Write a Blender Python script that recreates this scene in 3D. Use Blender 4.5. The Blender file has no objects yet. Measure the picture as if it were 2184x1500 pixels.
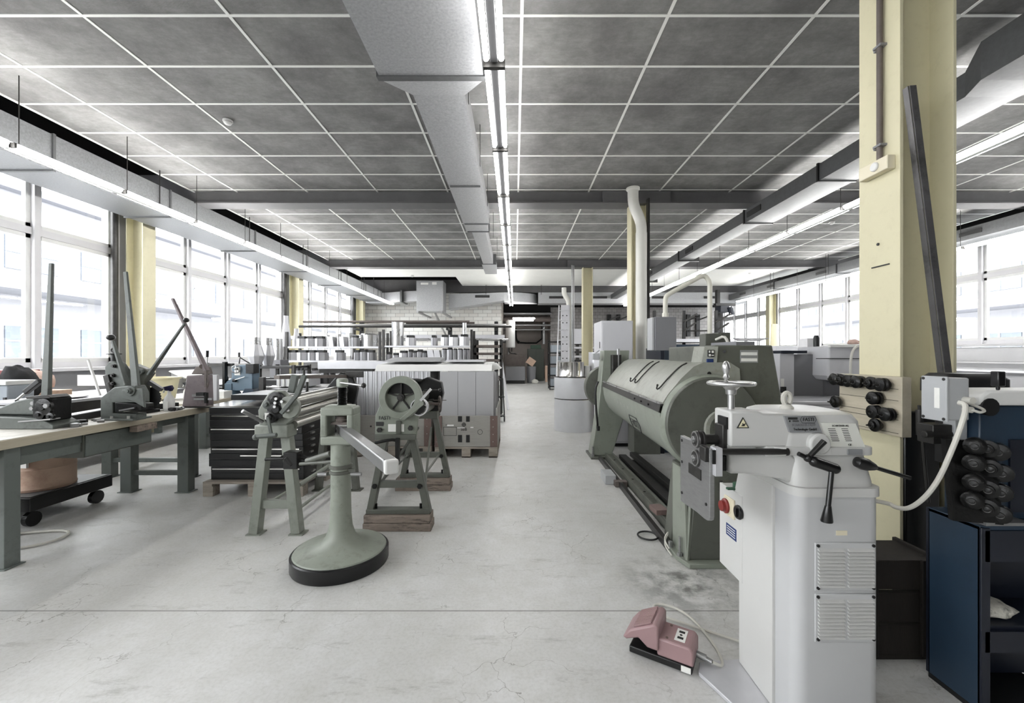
SKY=10; EXPO=0.62; TUBE=26
import bpy, math, random
from mathutils import Vector as V, Matrix
R = math.radians; PI = math.pi
random.seed(7)
scene = bpy.context.scene; COL = scene.collection
FPX, CX, HY, EYE = 882.0, 1098.0, 757.0, 1.4      # focal length in pixels, vanishing point, eye height
def W(px, py, Y): return V(((px-CX)/FPX*Y, Y, EYE-(py-HY)/FPX*Y))
def F(px, py, z=0.0):
    Y = FPX*(EYE-z)/(py-HY); return V(((px-CX)/FPX*Y, Y, z))
def XX(px, Y): return (px-CX)/FPX*Y
def ZZ(py, Y): return EYE-(py-HY)/FPX*Y
ORD = 'first second third fourth fifth sixth seventh eighth ninth tenth eleventh twelfth thirteenth fourteenth fifteenth sixteenth seventeenth eighteenth nineteenth twentieth'.split()

# ---------------------------------------------------------------- mesh builder
class MB:
    def __init__(s, M=None): s.v=[]; s.f=[]; s.M=M
    def add(s, vs, fs):
        n=len(s.v)
        for p in vs:
            p=V(p); s.v.append(s.M@p if s.M else p)
        s.f += [tuple(i+n for i in f) for f in fs]
        return s
    def bx(s, x0,x1,y0,y1,z0,z1):
        if x0>x1: x0,x1=x1,x0
        if y0>y1: y0,y1=y1,y0
        if z0>z1: z0,z1=z1,z0
        return s.add([(x0,y0,z0),(x1,y0,z0),(x1,y1,z0),(x0,y1,z0),(x0,y0,z1),(x1,y0,z1),(x1,y1,z1),(x0,y1,z1)],
              [(0,3,2,1),(4,5,6,7),(0,1,5,4),(1,2,6,5),(2,3,7,6),(3,0,4,7)])
    def box(s, c, d, rz=0, ry=0, rx=0):
        m=Matrix.Translation(V(c))@Matrix.Rotation(rz,4,'Z')@Matrix.Rotation(ry,4,'Y')@Matrix.Rotation(rx,4,'X')
        a,b,e=d[0]/2,d[1]/2,d[2]/2
        t=MB(); t.bx(-a,a,-b,b,-e,e)
        return s.add([m@p for p in t.v], t.f)
    def ring(s, c, ax, r, n, ph=0.0):
        ax=V(ax).normalized(); u=ax.orthogonal().normalized() if abs(ax.z)<.99 else V((1,0,0))
        if abs(ax.z)<.99: u=V((0,0,1)).cross(ax).normalized()
        w=ax.cross(u)
        return [V(c)+r*(math.cos(ph+2*PI*i/n)*u+math.sin(ph+2*PI*i/n)*w) for i in range(n)]
    def cyl(s, p0, p1, r0, r1=None, n=14, ph=0.0, cap=True):
        r1=r0 if r1 is None else r1; ax=V(p1)-V(p0)
        vs=s.ring(p0,ax,r0,n,ph)+s.ring(p1,ax,r1,n,ph)
        fs=[(i,(i+1)%n,n+(i+1)%n,n+i) for i in range(n)]
        if cap: fs+= [tuple(reversed(range(n))), tuple(range(n,2*n))]
        return s.add(vs,fs)
    def lathe(s, prof, o, ax=(0,0,1), n=24, ph=0.0, cap=True):
        ax=V(ax).normalized(); vs=[]; fs=[]; k=len(prof)
        for r,h in prof: vs+=s.ring(V(o)+ax*h,ax,max(r,1e-4),n,ph)
        for j in range(k-1):
            for i in range(n): fs.append((j*n+i,j*n+(i+1)%n,(j+1)*n+(i+1)%n,(j+1)*n+i))
        if cap: fs+=[tuple(reversed(range(n))),tuple(range((k-1)*n,k*n))]
        return s.add(vs,fs)
    def tube(s, pts, r, n=8, smooth=0):
        pts=[V(p) for p in pts]
        for _ in range(smooth):
            q=[pts[0]]
            for a,b in zip(pts,pts[1:]): q+=[a*.75+b*.25,a*.25+b*.75]
            pts=q+[pts[-1]]
        vs=[]; fs=[]; k=len(pts); up=None
        for i,p in enumerate(pts):
            d=(pts[min(i+1,k-1)]-pts[max(i-1,0)]).normalized()
            if up is None: up=d.orthogonal().normalized()
            up=(up-d*up.dot(d)).normalized(); w=d.cross(up)
            vs+=[p+r*(math.cos(2*PI*j/n)*up+math.sin(2*PI*j/n)*w) for j in range(n)]
        for i in range(k-1):
            for j in range(n): fs.append((i*n+j,i*n+(j+1)%n,(i+1)*n+(j+1)%n,(i+1)*n+j))
        fs+=[tuple(reversed(range(n))),tuple(range((k-1)*n,k*n))]
        return s.add(vs,fs)
    def bar(s, p0, p1, w, h, up=(0,0,1)):       # rectangular bar between two points
        p0=V(p0);p1=V(p1); d=(p1-p0).normalized(); a=d.cross(V(up))
        a=a.normalized() if a.length>1e-4 else V((1,0,0)); b=a.cross(d)
        c=[(-1,-1),(1,-1),(1,1),(-1,1)]
        vs=[p+a*(i*w/2)+b*(j*h/2) for p in (p0,p1) for i,j in c]
        return s.add(vs,[(0,3,2,1),(4,5,6,7),(0,1,5,4),(1,2,6,5),(2,3,7,6),(3,0,4,7)])
    def tbar(s, p0, p1, w0,h0,w1,h1, up=(0,0,1)):
        p0=V(p0);p1=V(p1); d=(p1-p0).normalized(); a=d.cross(V(up))
        a=a.normalized() if a.length>1e-4 else V((1,0,0)); b=a.cross(d)
        c=[(-1,-1),(1,-1),(1,1),(-1,1)]
        vs=[p0+a*(i*w0/2)+b*(j*h0/2) for i,j in c]+[p1+a*(i*w1/2)+b*(j*h1/2) for i,j in c]
        return s.add(vs,[(0,3,2,1),(4,5,6,7),(0,1,5,4),(1,2,6,5),(2,3,7,6),(3,0,4,7)])
    def prism(s, poly, ax, a, b):      # polygon extruded along ax; x: (y,z)  y: (x,z)  z: (x,y)
        n=len(poly)
        def P(t,c):
            return {'x':(c,t[0],t[1]),'y':(t[0],c,t[1]),'z':(t[0],t[1],c)}[ax]
        vs=[P(t,a) for t in poly]+[P(t,b) for t in poly]
        fs=[(i,(i+1)%n,n+(i+1)%n,n+i) for i in range(n)]+[tuple(reversed(range(n))),tuple(range(n,2*n))]
        return s.add(vs,fs)
    def loft(s, rings, cap=True):
        n=len(rings[0]); vs=[p for r in rings for p in r]; fs=[]
        for j in range(len(rings)-1):
            for i in range(n): fs.append((j*n+i,j*n+(i+1)%n,(j+1)*n+(i+1)%n,(j+1)*n+i))
        if cap: fs+=[tuple(reversed(range(n))),tuple(range(len(vs)-n,len(vs)))]
        return s.add(vs,fs)
    def ball(s, c, r, sc=(1,1,1), n=14, m=8):
        vs=[];fs=[]
        for j in range(1,m):
            t=PI*j/m
            for i in range(n):
                a=2*PI*i/n; vs.append((c[0]+sc[0]*r*math.sin(t)*math.cos(a),c[1]+sc[1]*r*math.sin(t)*math.sin(a),c[2]+sc[2]*r*math.cos(t)))
        vs+=[(c[0],c[1],c[2]+sc[2]*r),(c[0],c[1],c[2]-sc[2]*r)]; k=len(vs)
        for j in range(m-2):
            for i in range(n): fs.append((j*n+i,(j+1)*n+i,(j+1)*n+(i+1)%n,j*n+(i+1)%n))
        for i in range(n): fs+=[(k-2,i,(i+1)%n),(k-1,(m-2)*n+(i+1)%n,(m-2)*n+i)]
        return s.add(vs,fs)
    def torus(s, c, ax, R0, r, n=28, m=8):
        ax=V(ax).normalized(); cc=s.ring(c,ax,R0,n); vs=[];fs=[]
        for p in cc:
            d=(p-V(c)).normalized()
            vs+=[p+r*(math.cos(2*PI*j/m)*d+math.sin(2*PI*j/m)*ax) for j in range(m)]
        for i in range(n):
            for j in range(m): fs.append((i*m+j,i*m+(j+1)%m,((i+1)%n)*m+(j+1)%m,((i+1)%n)*m+j))
        return s.add(vs,fs)
    def annulus(s, c, ax, ro, ri, t, n=32):    # flat ring with thickness t along ax, centred
        ax=V(ax).normalized(); a=V(c)-ax*t/2; b=V(c)+ax*t/2
        vs=s.ring(a,ax,ro,n)+s.ring(b,ax,ro,n)+s.ring(b,ax,ri,n)+s.ring(a,ax,ri,n); fs=[]
        for k in range(4):
            for i in range(n): fs.append((k*n+i,k*n+(i+1)%n,((k+1)%4)*n+(i+1)%n,((k+1)%4)*n+i))
        return s.add(vs,fs)

BASE={}
def _mesh(name, mb, m, org, smooth=True, ang=35):
    me=bpy.data.meshes.new(name)
    me.from_pydata([tuple(p-org) for p in mb.v],[],mb.f)
    import bmesh
    bm=bmesh.new(); bm.from_mesh(me); bmesh.ops.recalc_face_normals(bm,faces=bm.faces); bm.to_mesh(me); bm.free()
    me.materials.append(m)
    if smooth:
        me.shade_smooth(); me.set_sharp_from_angle(angle=R(ang))
    return me
def tag(o,label=None,cat=None,group=None,kind=None):
    if label: o['label']=label
    if cat: o['category']=cat
    if group: o['group']=group
    if kind: o['kind']=kind
    return o
def thing(name,label,cat,loc=(0,0,0),group=None,kind=None):
    o=bpy.data.objects.new(name,None); COL.objects.link(o); o.location=loc; o.empty_display_size=.1
    BASE[o]=V(loc); return tag(o,label,cat,group,kind)
def part(par,name,mb,m,bev=0,smooth=True,label=None,kind=None,ang=35):
    """a mesh part under par; builder coordinates are the same space par was placed in"""
    org=BASE[par]
    o=bpy.data.objects.new(name,_mesh(name,mb,m,org,smooth,ang)); COL.objects.link(o); o.parent=par
    BASE[o]=org
    if bev: bevel(o,bev)
    return tag(o,label,kind=kind)
def bevel(o,w,seg=2):
    md=o.modifiers.new('bevel','BEVEL'); md.width=w; md.segments=seg; md.limit_method='ANGLE'; md.angle_limit=R(40); md.harden_normals=False
def solo(name,mb,m,label,cat,group=None,bev=0,kind=None,smooth=True,ang=35):
    xs=[p.x for p in mb.v];ys=[p.y for p in mb.v];zs=[p.z for p in mb.v]
    org=V(((min(xs)+max(xs))/2,(min(ys)+max(ys))/2,min(zs)))
    o=bpy.data.objects.new(name,_mesh(name,mb,m,org,smooth,ang)); COL.objects.link(o); o.location=org; BASE[o]=org
    if bev: bevel(o,bev)
    return tag(o,label,cat,group,kind)
def struct(name,mb,m,par=None,bev=0):
    if par: return part(par,name,mb,m,bev)
    return solo(name,mb,m,None,None,kind='structure',bev=bev)
def dup(root,loc,label=None,group=None,rz=0.0,cat=None):
    r=root.copy(); COL.objects.link(r); r.location=loc; r.rotation_euler.z=rz
    def kids(a,b):
        for ch in [c for c in a.children]:
            c=ch.copy(); COL.objects.link(c); c.parent=b; kids(ch,c)
    kids(root,r)
    if label: r['label']=label
    if group: r['group']=group
    return r
def text(par,name,s,size,at,right,up,m,ext=.0006,sx=1.0,label=None):
    cu=bpy.data.curves.new('lettering','FONT'); cu.body=s; cu.size=size; cu.extrude=ext; cu.align_x='CENTER'; cu.align_y='CENTER'; cu.resolution_u=3
    t=bpy.data.objects.new('lettering',cu); COL.objects.link(t); bpy.context.view_layer.update()
    me=bpy.data.meshes.new_from_object(t); bpy.data.objects.remove(t)
    r=V(right).normalized(); u=V(up).normalized(); n=r.cross(u)
    for v in me.vertices: v.co=V(at)+r*(v.co.x*sx)+u*v.co.y+n*v.co.z-BASE[par]
    me.materials.clear(); me.materials.append(m)
    o=bpy.data.objects.new(name,me); COL.objects.link(o); o.parent=par; BASE[o]=BASE[par]
    return tag(o,label)

# ---------------------------------------------------------------- materials
def lin(c): c/=255.0; return c/12.92 if c<=.04045 else ((c+.055)/1.055)**2.4
def C(r,g,b): return (lin(r),lin(g),lin(b),1)
def mat(name,col,rough=.5,metal=0,var=0,sc=6,bump=0,bsc=80,stretch=None,dirt=None,dsc=3,damt=.35,spec=None,rv=0):
    m=bpy.data.materials.new(name); m.use_nodes=True; nt=m.node_tree; N=nt.nodes; L=nt.links
    b=N['Principled BSDF']; b.inputs['Base Color'].default_value=col; b.inputs['Roughness'].default_value=rough; b.inputs['Metallic'].default_value=metal
    if spec is not None: b.inputs['Specular IOR Level'].default_value=spec
    tc=N.new('ShaderNodeTexCoord'); src=tc.outputs['Object']
    if stretch:
        mp=N.new('ShaderNodeMapping'); mp.inputs['Scale'].default_value=stretch; L.new(src,mp.inputs[0]); src=mp.outputs[0]
    out=None
    if var or dirt or rv:
        nz=N.new('ShaderNodeTexNoise'); nz.inputs['Scale'].default_value=sc; nz.inputs['Detail'].default_value=6; nz.inputs['Roughness'].default_value=.65; L.new(src,nz.inputs['Vector'])
    if var:
        mr=N.new('ShaderNodeMapRange'); mr.inputs[1].default_value=.3; mr.inputs[2].default_value=.7; mr.inputs[3].default_value=1-var; mr.inputs[4].default_value=1+var
        L.new(nz.outputs[0],mr.inputs[0]); mx=N.new('ShaderNodeMix'); mx.data_type='RGBA'; mx.blend_type='MULTIPLY'; mx.inputs[0].default_value=1
        mx.inputs[6].default_value=col; L.new(mr.outputs[0],mx.inputs[7]); out=mx.outputs[2]
    if dirt:
        n2=N.new('ShaderNodeTexNoise'); n2.inputs['Scale'].default_value=dsc; n2.inputs['Detail'].default_value=8; n2.inputs['Roughness'].default_value=.7; L.new(src,n2.inputs['Vector'])
        r2=N.new('ShaderNodeMapRange'); r2.inputs[1].default_value=.52; r2.inputs[2].default_value=.68; r2.inputs[3].default_value=0; r2.inputs[4].default_value=damt; L.new(n2.outputs[0],r2.inputs[0])
        mx=N.new('ShaderNodeMix'); mx.data_type='RGBA'; mx.inputs[6].default_value=col; mx.inputs[7].default_value=dirt; L.new(r2.outputs[0],mx.inputs[0])
        if out: L.new(out,mx.inputs[6])
        out=mx.outputs[2]
    if out: L.new(out,b.inputs['Base Color'])
    if rv:
        mr=N.new('ShaderNodeMapRange'); mr.inputs[3].default_value=max(0,rough-rv); mr.inputs[4].default_value=rough+rv; L.new(nz.outputs[0],mr.inputs[0]); L.new(mr.outputs[0],b.inputs['Roughness'])
    if bump:
        n3=N.new('ShaderNodeTexNoise'); n3.inputs['Scale'].default_value=bsc; n3.inputs['Detail'].default_value=3; L.new(src,n3.inputs['Vector'])
        bp=N.new('ShaderNodeBump'); bp.inputs['Strength'].default_value=bump; bp.inputs['Distance'].default_value=.004; L.new(n3.outputs[0],bp.inputs['Height']); L.new(bp.outputs[0],b.inputs['Normal'])
    return m
def emis(name,col,st):
    m=bpy.data.materials.new(name); m.use_nodes=True; nt=m.node_tree; b=nt.nodes['Principled BSDF']
    b.inputs['Base Color'].default_value=(.8,.8,.8,1); b.inputs['Emission Color'].default_value=col; b.inputs['Emission Strength'].default_value=st
    return m
GRIME=C(40,38,34)
M=dict(
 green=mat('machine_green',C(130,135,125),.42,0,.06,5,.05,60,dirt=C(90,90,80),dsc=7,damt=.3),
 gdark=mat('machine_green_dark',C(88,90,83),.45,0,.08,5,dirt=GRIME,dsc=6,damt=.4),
 gtop=mat('machine_cover_grey',C(140,142,134),.4,0,.12,9,.05,40,dirt=C(110,108,96),dsc=12,damt=.5),
 shear=mat('shear_green_grey',C(86,91,87),.5,0,.14,9,dirt=GRIME,dsc=9,damt=.6),
 legs=mat('bench_steel_green',C(104,110,107),.42,0,.06,4,dirt=GRIME,dsc=8,damt=.35),
 post=mat('post_green',C(136,141,131),.45,0,.08,8,.1,50,dirt=C(84,85,78),dsc=9,damt=.45),
 postbase=mat('post_base_worn',C(140,146,136),.55,0,.14,14,.4,70,dirt=C(88,86,78),dsc=10,damt=.6),
 stand=mat('stand_grey_green',C(130,134,126),.45,0,.07,7,dirt=C(92,92,84),dsc=9,damt=.4),
 black=mat('black_paint',C(12,12,13),.45,0,.1,10),
 grease=mat('greasy_black_iron',C(15,15,15),.35,.3,.3,20,.4,60),
 rubber=mat('black_plastic',C(13,13,14),.28),
 sheetblack=mat('black_sheet',C(9,9,11),.32,0,.15,6),
 iron=mat('dark_iron',C(58,57,56),.38,.6,.2,14,.1,60),
 steel=mat('brushed_steel',C(150,150,150),.38,.7,.12,20,stretch=(1,1,6),rv=.1),
 bright=mat('bright_steel',C(196,196,196),.28,.9,.03,4,rv=.04),
 chrome=mat('polished_sheet_steel',C(215,212,208),.16,1,0),
 roll=mat('roll_steel',C(165,164,158),.3,.8,.1,30),
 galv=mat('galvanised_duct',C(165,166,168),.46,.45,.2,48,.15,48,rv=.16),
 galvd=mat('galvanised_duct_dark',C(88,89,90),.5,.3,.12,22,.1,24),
 alu=mat('pale_sheet_metal',C(200,200,204),.36,.4,.06,5,rv=.08),
 panel=mat('coated_panel_grey',C(168,168,170),.5,0,.03,3),
 white=mat('white_paint',C(214,214,212),.38,0,.02,3),
 whiter=mat('machine_white',C(194,194,192),.36,0,.015,4,.02,90),
 whited=mat('machine_white_low',C(184,185,186),.4,0,.015,4),
 frame=mat('window_frame_paint',C(205,204,206),.5,0,.03,3),
 yellow=mat('column_yellow',C(204,198,168),.5,0,.02,2,dirt=C(150,140,110),dsc=14,damt=.12),
 wood=mat('bench_wood',C(176,168,150),.6,0,.12,4,.15,60,stretch=(10,1,10),dirt=C(120,105,84),dsc=2,damt=.35),
 woodtop=mat('bench_top_board',C(200,196,188),.55,0,.1,5,.1,50,stretch=(6,1,6),dirt=C(90,84,76),dsc=3,damt=.5),
 pallet=mat('pallet_wood',C(158,150,140),.75,0,.2,5,.3,60,stretch=(1,6,8),dirt=C(90,78,66),dsc=4,damt=.5),
 crate=mat('crate_plank',C(156,154,149),.7,0,.12,4,.2,60,stretch=(1,4,9),dirt=C(110,102,92),dsc=4,damt=.4),
 oak=mat('crate_corner_red_brown',C(112,94,89),.7,0,.15,6,dirt=GRIME,dsc=6,damt=.4),
 blockw=mat('oily_wood_block',C(128,116,106),.7,0,.22,7,.3,50,stretch=(1,5,5),dirt=C(22,19,17),dsc=6,damt=.95),
 darkwood=mat('shade_darkened_wood',C(28,23,19),.8,0,.35,6,.3,40,stretch=(5,5,1)),  # wood tone lowered: shade of the lower right corner put into the colour
 beam=mat('beam_grey',C(92,91,92),.6,0,.1,4),
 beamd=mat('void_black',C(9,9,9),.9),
 grid=mat('ceiling_bar_white',C(232,232,228),.5),
 blue=mat('machine_blue',C(34,52,70),.4,0,.08,4,dirt=C(20,30,44),dsc=3,damt=.4),
 blued=mat('machine_blue_dark',C(14,20,34),.45,0,.1,4),
 teal=mat('machine_teal',C(92,112,128),.4,0,.06,6,dirt=C(60,76,90),dsc=9,damt=.4),
 pink=mat('machine_mauve',C(112,102,104),.5,0,.08,6,dirt=C(52,42,40),dsc=9,damt=.5),
 pedal=mat('pedal_dusty_red',C(150,122,124),.45,0,.04,7,.05,120),
 red=mat('switch_red',C(120,34,30),.35),
 cream=mat('cream_plastic',C(214,206,182),.4),
 label=mat('printed_label_white',C(226,226,222),.5,0,.03,30),
 ink=mat('black_print',C(28,28,28),.6),
 badge=mat('badge_silver',C(150,152,154),.4,.4),
 rating=mat('rating_plate',C(214,215,208),.35),
 bluelab=mat('blue_label',C(30,52,104),.45),
 cable=mat('grey_cable',C(196,194,186),.45),
 cardboard=mat('peach_drum',C(196,168,148),.6,0,.08,4,dirt=C(130,96,76),dsc=3,damt=.5),
 rag=mat('rag_cloth',C(186,160,148),.9,0,.2,14,.5,120),
 ragd=mat('dark_cloth',C(22,22,24),.9,0,.3,10,.4,120),
 paper=mat('paper',C(232,231,232),.7,0,.03,20),
 yell=mat('yellow_tub',C(226,220,186),.5,0,.03,6),
 greyblue=mat('tool_case_grey',C(150,158,166),.45,0,.05,5),
 redbin=mat('red_case',C(110,44,44),.5,0,.1,5),
 plug=mat('socket_grey',C(168,170,172),.45,0,.05,8),
 greycab=mat('cabinet_grey',C(190,190,194),.5,0,.02,3),
 greymid=mat('cabinet_mid_grey',C(122,122,126),.5,0,.03,3),
 conduit=mat('conduit_cream',C(206,204,192),.4,0,.04,6),
 pipew=mat('exhaust_pipe_white',C(204,203,196),.42,0,.03,5),
 bronze=mat('rusty_brown',C(100,92,88),.6,.2,.2,9),
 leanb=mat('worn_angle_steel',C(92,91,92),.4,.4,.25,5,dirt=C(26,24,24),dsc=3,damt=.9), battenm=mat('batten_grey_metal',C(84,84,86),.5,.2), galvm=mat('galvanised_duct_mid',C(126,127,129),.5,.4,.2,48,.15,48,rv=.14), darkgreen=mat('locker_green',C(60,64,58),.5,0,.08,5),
 silverp=mat('silver_panel',C(208,209,212),.38,.2,.05,4),
 out=mat('render_facade',C(146,146,150),.8), outd=mat('facade_trim_grey',C(116,117,122),.8), outw=mat('facade_window_glass',C(92,100,110),.5),
 ground=mat('pale_yard',C(190,190,190),.9),
)
# concrete floor
def floor_mat():
    m=bpy.data.materials.new('polished_concrete'); m.use_nodes=True; nt=m.node_tree; N=nt.nodes; L=nt.links; b=N['Principled BSDF']
    tc=N.new('ShaderNodeTexCoord'); g=N.new('ShaderNodeNewGeometry'); P=g.outputs['Position']
    def noise(s,d=8,r=.65,st=None):
        n=N.new('ShaderNodeTexNoise'); n.inputs['Scale'].default_value=s; n.inputs['Detail'].default_value=d; n.inputs['Roughness'].default_value=r
        if st:
            mp=N.new('ShaderNodeMapping'); mp.inputs['Scale'].default_value=st; L.new(P,mp.inputs[0]); L.new(mp.outputs[0],n.inputs['Vector'])
        else: L.new(P,n.inputs['Vector'])
        return n.outputs[0]
    def rng(o,a,b2,c,d):
        r=N.new('ShaderNodeMapRange'); r.inputs[1].default_value=a; r.inputs[2].default_value=b2; r.inputs[3].default_value=c; r.inputs[4].default_value=d; L.new(o,r.inputs[0]); return r.outputs[0]
    def mixc(f,a,b2,mode='MIX'):
        x=N.new('ShaderNodeMix'); x.data_type='RGBA'; x.blend_type=mode
        for i,q in ((0,f),(6,a),(7,b2)):
            if isinstance(q,(int,float)): x.inputs[i].default_value=q
            elif isinstance(q,tuple): x.inputs[i].default_value=q
            else: L.new(q,x.inputs[i])
        return x.outputs[2]
    c=mixc(rng(noise(.55,6),.35,.65,0,1),C(190,190,188),C(212,212,212))
    c=mixc(rng(noise(5,9,.8),.35,.65,.0,.5),c,C(176,175,168))
    c=mixc(rng(noise(60,3),.45,.75,0,.25),c,C(140,139,134))
    # scuffs
    c=mixc(rng(noise(2.2,10,.8,(1,3.5,1)),.56,.66,0,.4),c,C(112,110,104))
    # hairline crazing
    v=N.new('ShaderNodeTexVoronoi'); v.feature='DISTANCE_TO_EDGE'; v.inputs['Scale'].default_value=3.2
    n=N.new('ShaderNodeTexNoise'); n.inputs['Scale'].default_value=5; n.inputs['Detail'].default_value=5; L.new(P,n.inputs['Vector'])
    ad=N.new('ShaderNodeMix'); ad.data_type='VECTOR'; ad.inputs[0].default_value=.25; L.new(P,ad.inputs[4]); L.new(n.outputs[1],ad.inputs[5]); L.new(ad.outputs[1],v.inputs['Vector'])
    cr=rng(v.outputs['Distance'],0,.006,1,0)
    cm=N.new('ShaderNodeMath'); cm.operation='MULTIPLY'; L.new(cr,cm.inputs[0]); L.new(rng(noise(.9,3),.45,.55,0,.8),cm.inputs[1])
    c=mixc(cm.outputs[0],c,C(110,107,100))
    # oil marks on the walkway by the bending machine
    sx=N.new('ShaderNodeSeparateXYZ'); L.new(P,sx.inputs[0])
    def blob(cx,cy,rx,ry):
        vs=N.new('ShaderNodeVectorMath'); vs.operation='SUBTRACT'; vs.inputs[1].default_value=(cx,cy,0); L.new(P,vs.inputs[0])
        vm=N.new('ShaderNodeVectorMath'); vm.operation='MULTIPLY'; vm.inputs[1].default_value=(1/rx,1/ry,0); L.new(vs.outputs[0],vm.inputs[0])
        vl=N.new('ShaderNodeVectorMath'); vl.operation='LENGTH'; L.new(vm.outputs[0],vl.inputs[0]); return rng(vl.outputs['Value'],0,1,1,0)
    bl=blob(1.05,2.55,.5,.45)
    mm=N.new('ShaderNodeMath'); mm.operation='MULTIPLY'; L.new(bl,mm.inputs[0]); L.new(rng(noise(6,6),.42,.6,0,1.0),mm.inputs[1])
    c=mixc(mm.outputs[0],c,C(84,84,80))
    # saw-cut joint across the hall
    j=N.new('ShaderNodeMath'); j.operation='SUBTRACT'; L.new(sx.outputs[1],j.inputs[0]); j.inputs[1].default_value=2.26
    ja=N.new('ShaderNodeMath'); ja.operation='ABSOLUTE'; L.new(j.outputs[0],ja.inputs[0])
    c=mixc(rng(ja.outputs[0],.003,.006,.75,0),c,C(96,94,90))
    L.new(c,b.inputs['Base Color'])
    L.new(rng(noise(4,6),.3,.7,.34,.55),b.inputs['Roughness'])
    bp=N.new('ShaderNodeBump'); bp.inputs['Strength'].default_value=.12; bp.inputs['Distance'].default_value=.004; L.new(noise(25,5),bp.inputs['Height']); L.new(bp.outputs[0],b.inputs['Normal'])
    return m
def brick_mat(name,c1,c2,mo,bw,bh,axis='y',msz=.006):
    m=bpy.data.materials.new(name); m.use_nodes=True; nt=m.node_tree; N=nt.nodes; L=nt.links; b=N['Principled BSDF']
    g=N.new('ShaderNodeNewGeometry'); sp=N.new('ShaderNodeSeparateXYZ'); L.new(g.outputs['Position'],sp.inputs[0]); cb=N.new('ShaderNodeCombineXYZ')
    L.new(sp.outputs[0 if axis=='y' else 1],cb.inputs[0]); L.new(sp.outputs[2],cb.inputs[1])
    t=N.new('ShaderNodeTexBrick'); L.new(cb.outputs[0],t.inputs['Vector']); t.inputs['Scale'].default_value=1; t.inputs['Brick Width'].default_value=bw; t.inputs['Row Height'].default_value=bh
    t.inputs['Mortar Size'].default_value=msz; t.inputs['Color1'].default_value=c1; t.inputs['Color2'].default_value=c2; t.inputs['Mortar'].default_value=mo; t.inputs['Mortar Smooth'].default_value=.1
    L.new(t.outputs['Color'],b.inputs['Base Color']); b.inputs['Roughness'].default_value=.35
    return m
def tile_mat():
    m=bpy.data.materials.new('wood_wool_ceiling_panel'); m.use_nodes=True; nt=m.node_tree; N=nt.nodes; L=nt.links; b=N['Principled BSDF']
    g=N.new('ShaderNodeNewGeometry'); P=g.outputs['Position']
    def noise(s,d,r,st=(1,1,1)):
        n=N.new('ShaderNodeTexNoise'); n.inputs['Scale'].default_value=s; n.inputs['Detail'].default_value=d; n.inputs['Roughness'].default_value=r
        mp=N.new('ShaderNodeMapping'); mp.inputs['Scale'].default_value=st; L.new(P,mp.inputs[0]); L.new(mp.outputs[0],n.inputs['Vector']); return n.outputs[0]
    def rng(o,a,b2,c,d):
        r=N.new('ShaderNodeMapRange'); r.inputs[1].default_value=a; r.inputs[2].default_value=b2; r.inputs[3].default_value=c; r.inputs[4].default_value=d; L.new(o,r.inputs[0]); return r.outputs[0]
    def mixc(f,a,c2):
        x=N.new('ShaderNodeMix'); x.data_type='RGBA'; L.new(f,x.inputs[0])
        for i,q in ((6,a),(7,c2)):
            if isinstance(q,tuple): x.inputs[i].default_value=q
            else: L.new(q,x.inputs[i])
        return x.outputs[2]
    c=mixc(rng(noise(1.6,9,.75),.36,.64,0,1),C(106,105,104),C(148,147,146))
    c=mixc(rng(noise(14,6,.7,(.6,2,1)),.3,.7,0,.45),c,C(104,103,102))
    L.new(c,b.inputs['Base Color']); b.inputs['Roughness'].default_value=.9
    bp=N.new('ShaderNodeBump'); bp.inputs['Strength'].default_value=.4; bp.inputs['Distance'].default_value=.006; L.new(noise(40,3,.6,(1,3,1)),bp.inputs['Height']); L.new(bp.outputs[0],b.inputs['Normal'])
    return m
def glass_mat():
    m=bpy.data.materials.new('window_glass'); m.use_nodes=True; nt=m.node_tree; N=nt.nodes; L=nt.links; N.remove(N['Principled BSDF'])
    t=N.new('ShaderNodeBsdfTransparent'); t.inputs[0].default_value=(.97,.98,.98,1); g=N.new('ShaderNodeBsdfGlossy'); g.inputs['Roughness'].default_value=.02
    x=N.new('ShaderNodeMixShader'); x.inputs[0].default_value=.06; L.new(t.outputs[0],x.inputs[1]); L.new(g.outputs[0],x.inputs[2]); L.new(x.outputs[0],N['Material Output'].inputs[0]); return m
M['plaster_white']=mat('white_ceiling_plaster',C(222,222,218),.8,0,.03,2); M['floor']=floor_mat(); M['tile']=tile_mat(); M['glass']=glass_mat()
M['brick']=brick_mat('white_glazed_block_wall',C(226,226,222),C(210,206,200),C(120,118,114),.42,.165)
M['brick2']=brick_mat('grey_block_wall',C(160,156,154),C(142,138,136),C(70,68,66),.26,.17)
M['plaster']=mat('back_room_plaster',C(168,160,154),.8,0,.06,3)
M['wallgrey']=mat('parapet_paint_grey',C(150,150,152),.6,0,.04,3)
M['parapet']=mat('parapet_panel_light',C(198,198,200),.5,0,.03,2)
M['tube']=emis('fluorescent_tube',(1,.99,.97,1),TUBE)
# ================================================================ SETTING
CZ=4.3; XL,XR=-6.95,11.3; YB=-8.0
struct('floor',MB().bx(XL-.3,XR+.3,YB,26.5,-.1,0),M['floor'])
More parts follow.
